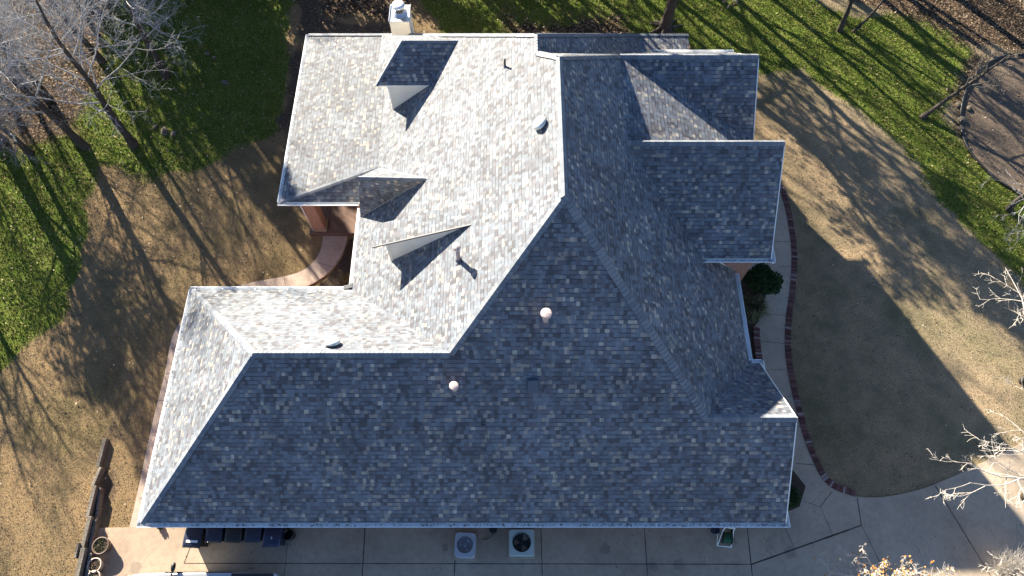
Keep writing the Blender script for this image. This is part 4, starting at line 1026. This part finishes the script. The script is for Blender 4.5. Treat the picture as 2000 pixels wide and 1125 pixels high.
# bins
def bin_(px, yf, lab, m, deco=None, rot=0, w=.30, wheel=1, mlid=None):
    x = U(px, 1048, 1.02).x; yf_ = U(px, yf, 1.02).y; y = yf_+.36; mlid = mlid or m
    e = tag(empty('wheelie_bin', (x, y, .06), 0), lab, 'wheeled bin', 'wheeled bins under the south eave'); h = 1.0
    def fin(mb, nm, mt, par=e, bev=0):
        o = mb.build(nm, mt, None, bevel=bev); o.parent = par; return o
    mb = MB(); mb.box(-w, w, -.33, .33, .05, h-.05, taper=.78); mb.box(-w-.02, w+.02, -.35, .35, h-.09, h-.05); body = fin(mb, 'body', m, bev=.02)
    mb = MB(); V = []; nl = 7
    for i in range(nl+1):
        yy = -.38+.76*i/nl; zz2 = h-.04+.055*math.sin(math.pi*min(1, i/nl*1.0))+.01
        V += [Vector((-w-.02, yy, h-.045)), Vector((-w-.02, yy, zz2-.005)), Vector((-w+.05, yy, zz2+.012)), Vector((w-.05, yy, zz2+.012)), Vector((w+.02, yy, zz2-.005)), Vector((w+.02, yy, h-.045))]
    Fc = [tuple(i*6+k for k in q) for i in range(0) for q in ()]
    for i in range(nl):
        for k in range(5): Fc.append((i*6+k, i*6+k+1, (i+1)*6+k+1, (i+1)*6+k))
    Fc += [(0, 5, 4, 3, 2, 1), tuple(nl*6+k for k in range(6))]
    mb.add(V, Fc, 0, True); lid = fin(mb, 'lid', mlid)
    mb = MB(); mb.tube([(-w+.05, .37, h-.1), (-w+.05, .45, h-.02), (w-.05, .45, h-.02), (w-.05, .37, h-.1)], .018, 6); fin(mb, 'handle', DARKP)
    for sx in (-1, 1):
        mb = MB(); T = Matrix.Rotation(math.pi/2, 3, 'Y'); mb.lathe([(.001, -.03), (.10, -.03), (.125, -.02), (.125, .02), (.10, .03), (.001, .03)], (sx*(w-.03), .34, .125), ax=T, n=20); fin(mb, 'wheel', TYRE)
    if deco == 'sticker':
        mb = MB(); mb.box(-w+.10, w-.08, -.20, -.12, h+.016+.012, h+.034); fin(mb, 'sticker', STICK, lid)
    if deco == 'star':
        mb = MB(); z = h+.040
        for k in range(4):
            t = k*math.pi/2+.3; L = .07 if k % 2 else .05; d = Vector((math.cos(t), math.sin(t), 0)); s = Vector((-d.y, d.x, 0))*.012
            mb.face([Vector((0, -.08, z))-s, Vector((0, -.08, z))+d*L, Vector((0, -.08, z))+s])
        mb.face([Vector((0, -.08, z+.002))+Vector((math.cos(a)*.018, math.sin(a)*.018, 0)) for a in [i*6.283/10 for i in range(10)]]); fin(mb, 'emblem', STICK, lid)
    if rot: e.rotation_euler = (0, 0, rot)
bin_(378, 1069, 'black wheeled bin with a white sticker strip on its lid, leftmost of the row', BLACKP, 'sticker', -.05, mlid=NAVY)
bin_(418, 1059, 'plain dark wheeled bin just right of the one with the sticker', BLACKP, w=.28, mlid=NAVY)
bin_(456, 1059, 'plain dark wheeled bin in the middle of the row of five', BLACKP, w=.28)
bin_(494, 1058, 'dark blue wheeled bin just left of the one with the white emblem', NAVY, w=.28, mlid=NAVY)
bin_(532, 1067, 'navy wheeled bin with a small white emblem on its lid, rightmost of the row', NAVY, 'star', w=.30, mlid=NAVY2)
mb = MB(); c = U(562, 1045, .5)
mb.lathe([(.001, .0), (.16, .02), (.19, .3), (.2, .5), (.17, .5), (.15, .1), (.001, .08)], (c.x+.02, c.y+.02, .064)); tag(mb.build('bucket', BLACKP), 'black bucket standing right of the wheeled bins', 'bucket')

# air conditioners
def ac(px, py, w, d, h, m, lab, fanm, rounded, rot=0, darkfan=False):
    c = U(px, py, h+.06); e = tag(empty('ac_unit', (c.x, c.y, .06), rot), lab, 'air conditioner')
    def fin(mb, nm, mt, bev=0, par=e):
        o = mb.build(nm, mt, None, bevel=bev); o.parent = par; return o
    mb = MB(); mb.box(-w/2-.06, w/2+.06, -d/2-.06, d/2+.06, .0, .06); fin(mb, 'pad', CONC, .01)
    ch_ = .14 if rounded else .02; rad = min(w, d)*.37
    pts = []; pw = 7 if rounded else 30
    for k in range(64):
        t = 6.283185*(k+.5)/64; c_, s_ = math.cos(t), math.sin(t); q_ = (abs(c_/(w/2))**pw+abs(s_/(d/2))**pw)**(-1/pw); pts.append(Vector((c_*q_, s_*q_, 0)))
    n = len(pts); mb = MB(); V = [p+Vector((0, 0, .06)) for p in pts]+[p+Vector((0, 0, h-.02)) for p in pts]+[p*.985+Vector((0, 0, h)) for p in pts]
    Fc = [(i, (i+1) % n, n+(i+1) % n, n+i) for i in range(n)]+[(n+i, n+(i+1) % n, 2*n+(i+1) % n, 2*n+i) for i in range(n)]
    b0 = len(V)
    ang = [math.atan2(p.y, p.x) for p in pts]
    V += [Vector((rad*math.cos(a), rad*math.sin(a), h)) for a in ang]; V += [Vector((rad*.97*math.cos(a), rad*.97*math.sin(a), h-.25)) for a in ang]
    Fc += [(2*n+i, 2*n+(i+1) % n, b0+(i+1) % n, b0+i) for i in range(n)]+[(b0+i, b0+(i+1) % n, b0+n+(i+1) % n, b0+n+i) for i in range(n)]
    mb.add(V, Fc); fin(mb, 'cabinet', m)
    mb = MB(); mb.lathe([(.001, h-.26), (rad, h-.26)], (0, 0, 0), n=24); mb.lathe([(.085, h-.26), (.085, h-.14), (.001, h-.13)], (0, 0, 0), n=16); fin(mb, 'motor', fanm if not darkfan else DARKP)
    for k in range(3):
        a0 = k*2.094+.5; mb = MB(); P_ = []
        for i in range(6):
            a = a0+i*.16; P_.append((.06, a)); 
        outer = [Vector((rad*.88*math.cos(a0+i*.17), rad*.88*math.sin(a0+i*.17), h-.2+.016*i)) for i in range(6)]; inner = [Vector((.08*math.cos(a0+i*.17), .08*math.sin(a0+i*.17), h-.2+.008*i)) for i in range(6)]
        for i in range(5): mb.face([inner[i], outer[i], outer[i+1], inner[i+1]], sm=True)
        fin(mb, 'fan_blade', fanm)
    mb = MB()
    for q in ([rad*f for f in ((.25, .4, .55, .7, .85, 1.0) if not darkfan else (.33, .66, 1.0))]):
        mb.tube([(q*math.cos(t*6.2832/24), q*math.sin(t*6.2832/24), h+.012) for t in range(25)], .0035 if q < rad*.99 else .012, 4, caps=False)
    for k in range(4):
        a = k*math.pi/4+.4; mb.tube([(-rad*math.cos(a), -rad*math.sin(a), h+.012), (rad*math.cos(a), rad*math.sin(a), h+.012)], .0035, 4)
    fin(mb, 'fan_guard', DARKP if darkfan else plain('guard', (.12, .13, .16), .5))
    mb = MB(); nn = int((h-.2)/.05)
    for i in range(nn):
        z = .12+i*.05
        for sx in (-1, 1): mb.box(sx*(w/2)-.006*(1-sx)/2-.001, sx*(w/2)+.006*(1+sx)/2+.001, -d/2+ch_, d/2-ch_, z, z+.022)
        for sy in (-1, 1): mb.box(-w/2+ch_, w/2-ch_, sy*(d/2)-.006*(1-sy)/2-.001, sy*(d/2)+.006*(1+sy)/2+.001, z, z+.022)
    fin(mb, 'louvre', m)
ac(908, 1064, .76, .86, .72, ACW, 'air conditioner with rounded corners and pale fan blades, left of the two', plain('pale_blade', (.42, .44, .50), .5), True, -.04)
ac(1019, 1059, .92, .90, .78, ACG, 'square greenish-grey air conditioner with a dark fan opening, right of the two', plain('brown_blade', (.16, .13, .11), .5), False, 0, True)
mb = MB(); c = U(963, 1034, .3); mb.lathe([(.001, 0), (.13, .01), (.15, .3), (.12, .31), (.001, .29)], (c.x, c.y, .064)); tag(mb.build('bucket', DARKP), 'small black bucket between the two air conditioners', 'bucket')
mb = MB(); c1 = Vector((c.x-.12, c.y+.1, .5))
pts = [(c.x-.15, 3.05, .9), (c.x-.12, 2.9, .7), (c.x+.1, 2.75, .45), (c.x-.05, 2.5, .12), (c.x-.3, 2.38, .08), (c.x-.42, 2.4, .2)]; mb.tube(smooth(pts, 6), .012, 6)
tag(mb.build('cable', DARKP), 'thin dark cable looping from the wall to the left air conditioner', 'cable')
mb = MB(); bx = U(1009, 1029, 1.4).x; mb.box(bx-.38, bx+.38, yE+.13, yE+.41, .95, 1.5); mb.box(bx-.36, bx+.02, yE+.118, yE+.128, .98, 1.47); tag(mb.build('electrical_panel', plain('panel', (.055, .05, .05), .6), bevel=.008), 'dark wide electrical box on the wall above the square air conditioner', 'electrical box')

# hose reel
c = U(1419, 1050, .45); hr = tag(empty('hose_reel', (c.x, c.y, .06), -.12), 'hose reel cart with a white frame and green hose, beside the downspout', 'hose reel')
def fin(mb, nm, mt, par=hr):
    o = mb.build(nm, mt, None); o.parent = par; return o
mb = MB()
for sx in (-1, 1): mb.tube(smooth([(sx*.17, .30, .90), (sx*.19, .22, .62), (sx*.22, .0, .42), (sx*.26, -.28, .06)], 4), .02, 8); mb.tube([(sx*.26, -.28, .03), (sx*.22, .28, .03), (sx*.22, 0, .42)], .016, 6)
mb.tube([(-.17, .3, .9), (.17, .3, .9)], .024, 8); mb.tube([(-.26, -.28, .06), (.26, -.28, .06)], .02, 8); fin(mb, 'frame', WHITE)
TX = Matrix.Rotation(math.pi/2, 3, 'Y'); mb = MB()
for sx in (-1, 1): mb.lathe([(.001, -.01), (.23, -.01), (.24, 0), (.23, .01), (.001, .01)], (sx*.165, .0, .40), ax=TX, n=28)
fin(mb, 'drum', DARKP); mb = MB()
for i in range(7):
    x_ = -.13+i*.043; rr_ = .17+.02*(i % 2); mb.tube([(x_, rr_*math.cos(t*6.2832/20), .40+rr_*math.sin(t*6.2832/20)) for t in range(21)], .024, 6, caps=False)
fin(mb, 'hose', GREENH)
for sx in (-1, 1):
    mb = MB(); mb.lathe([(.001, -.025), (.09, -.025), (.10, 0), (.09, .025), (.001, .025)], (sx*.29, .27, .10), ax=TX, n=20); fin(mb, 'wheel', TYRE)
mb = MB(); mb.tube([(.19, 0, .40), (.30, 0, .40), (.30, -.14, .40), (.38, -.14, .40)], .012, 6); fin(mb, 'crank', DARKP)
c = U(1400, 1036, .4); mb = MB(); mb.lathe([(.001, 0), (.11, 0), (.13, .32), (.145, .33), (.145, .36), (.11, .36), (.001, .30)], (c.x-.03, c.y+.02, .064)); tag(mb.build('bucket', NAVY), 'dark blue bucket just left of the hose reel', 'bucket')

# car at the bottom edge
car = tag(empty('parked_car', (-11.4, .22, .06)), 'silver pickup truck cut off by the bottom edge beside the bins', 'pickup truck')
def cf(mb, nm, mt, par=None, bev=0):
    o = mb.build(nm, mt, None, bevel=bev); o.parent = par or car; return o
def loft(secs, m=0, sm=True):
    mb = MB(); n = len(secs[0]); V = [p for s_ in secs for p in s_]
    Fc = [(i*n+k, i*n+(k+1) % n, (i+1)*n+(k+1) % n, (i+1)*n+k) for i in range(len(secs)-1) for k in range(n)]
    Fc += [tuple(range(n))[::-1], tuple((len(secs)-1)*n+k for k in range(n))]
    mb.add(V, Fc, m, sm); return mb
def sec(x, hw, z0, z1, r, n=5):
    P_ = []
    for sy, sz, a0 in ((1, 1, 0), (-1, 1, 90), (-1, -1, 180), (1, -1, 270)):
        rr_ = r if sz > 0 else .06
        for k in range(n):
            a = math.radians(a0+k*90/(n-1)); P_.append(Vector((x, sy*(hw-rr_)+rr_*math.cos(a), (z1-rr_ if sz > 0 else z0+rr_)+rr_*math.sin(a))))
    return P_
body = cf(loft([sec(-2.42, .70, .42, .78, .10), sec(-2.36, .84, .34, .92, .14), sec(-2.15, .92, .30, 1.00, .14), sec(-1.6, .96, .30, 1.05, .13), sec(-.95, .97, .30, 1.08, .10), sec(.6, .97, .30, 1.08, .06), sec(.75, .97, .30, 1.08, .05), sec(2.9, .96, .32, 1.08, .05), sec(3.0, .93, .40, 1.04, .05)]), 'body', CARP)
cab = cf(loft([sec(-1.15, .84, 1.05, 1.12, .03), sec(-.45, .78, 1.05, 1.72, .10), sec(.1, .78, 1.05, 1.80, .12), sec(1.0, .76, 1.05, 1.76, .12), sec(1.3, .80, 1.05, 1.12, .03)]), 'cab', CARG)
mb = MB(); mb.box(-.42, .98, -.66, .66, 1.775, 1.83); cf(mb, 'cab_roof', CARP, bev=.03)
mb = MB(); mb.box(1.4, 2.9, -.93, .93, 1.082, 1.12); cf(mb, 'bed_cover', BLACKP, bev=.02)
mb = MB()
for sy in (-1, 1): mb.box(-1.0, 1.4, sy*.972-.012, sy*.972+.012, 1.02, 1.07)
cf(mb, 'window_trim', DARKP)
for sy in (-1, 1):
    mb = MB(); mb.tube([(-.72, sy*.86, 1.12), (-.68, sy*1.02, 1.18)], [.035, .03], 8); mb.lathe([(.001, -.05), (.06, -.05), (.09, -.02), (.09, .05), (.06, .07), (.001, .075)], (-.66, sy*1.13, 1.24), ax=Matrix.Rotation(math.pi/2, 3, 'Y'), sc=(1, 1.7)); cf(mb, 'side_mirror', DARKP)
    mb = MB(); mb.box(-2.41, -2.2, sy*.72-.13, sy*.72+.13, .68, .86); cf(mb, 'headlight', LAMPG, bev=.03)
    for x_ in (-1.55, 2.0):
        mb = MB(); mb.lathe([(.20, -.11), (.33, -.12), (.37, -.08), (.37, .08), (.33, .12), (.20, .11)], (x_, sy*.86, .37), ax=Matrix.Rotation(math.pi/2, 3, 'X'), n=28); wo = cf(mb, 'wheel', TYRE)
        mb = MB(); mb.lathe([(.001, -.09), (.20, -.10), (.21, 0), (.20, .10), (.001, .09)], (x_, sy*.86, .37), ax=Matrix.Rotation(math.pi/2, 3, 'X')); r_ = mb.build('rim', GALV, None); r_.parent = wo

# ================================================================ CAMERA, LIGHT, SKY
cd = bpy.data.cameras.new('camera'); cd.lens = 24; cd.sensor_width = 36; cd.clip_end = 2000; cam = bpy.data.objects.new('camera', cd); COL.objects.link(cam)
cam.location = (0, 0, H); cam.rotation_euler = (TH, 0, 0); S.camera = cam
sd_ = bpy.data.lights.new('sun', 'SUN'); sd_.energy = 5.0; sd_.angle = math.radians(.55); sd_.color = (1, .89, .70); so = bpy.data.objects.new('sun', sd_); COL.objects.link(so)
dirv = Vector((SUNH.x*math.cos(SEL), SUNH.y*math.cos(SEL), -math.sin(SEL))); so.rotation_euler = dirv.to_track_quat('-Z', 'Y').to_euler(); so.location = (-20, 26, 30)
w = bpy.data.worlds.new('World'); S.world = w; w.use_nodes = True; nt = w.node_tree
sk = nt.nodes.new('ShaderNodeTexSky'); sk.sky_type = 'NISHITA'; sk.sun_disc = False; sk.sun_elevation = SEL; sk.sun_rotation = math.atan2(-SUNH.x, -SUNH.y)
sk.air_density = .8; sk.dust_density = .2; sk.ozone_density = 3.0
bg = nt.nodes['Background']; nt.links.new(sk.outputs[0], bg.inputs[0]); bg.inputs[1].default_value = .05
S.view_settings.view_transform = 'Standard'; S.view_settings.look = 'None'; S.view_settings.exposure = 2.38; S.view_settings.gamma = 1
S.render.engine = 'CYCLES'
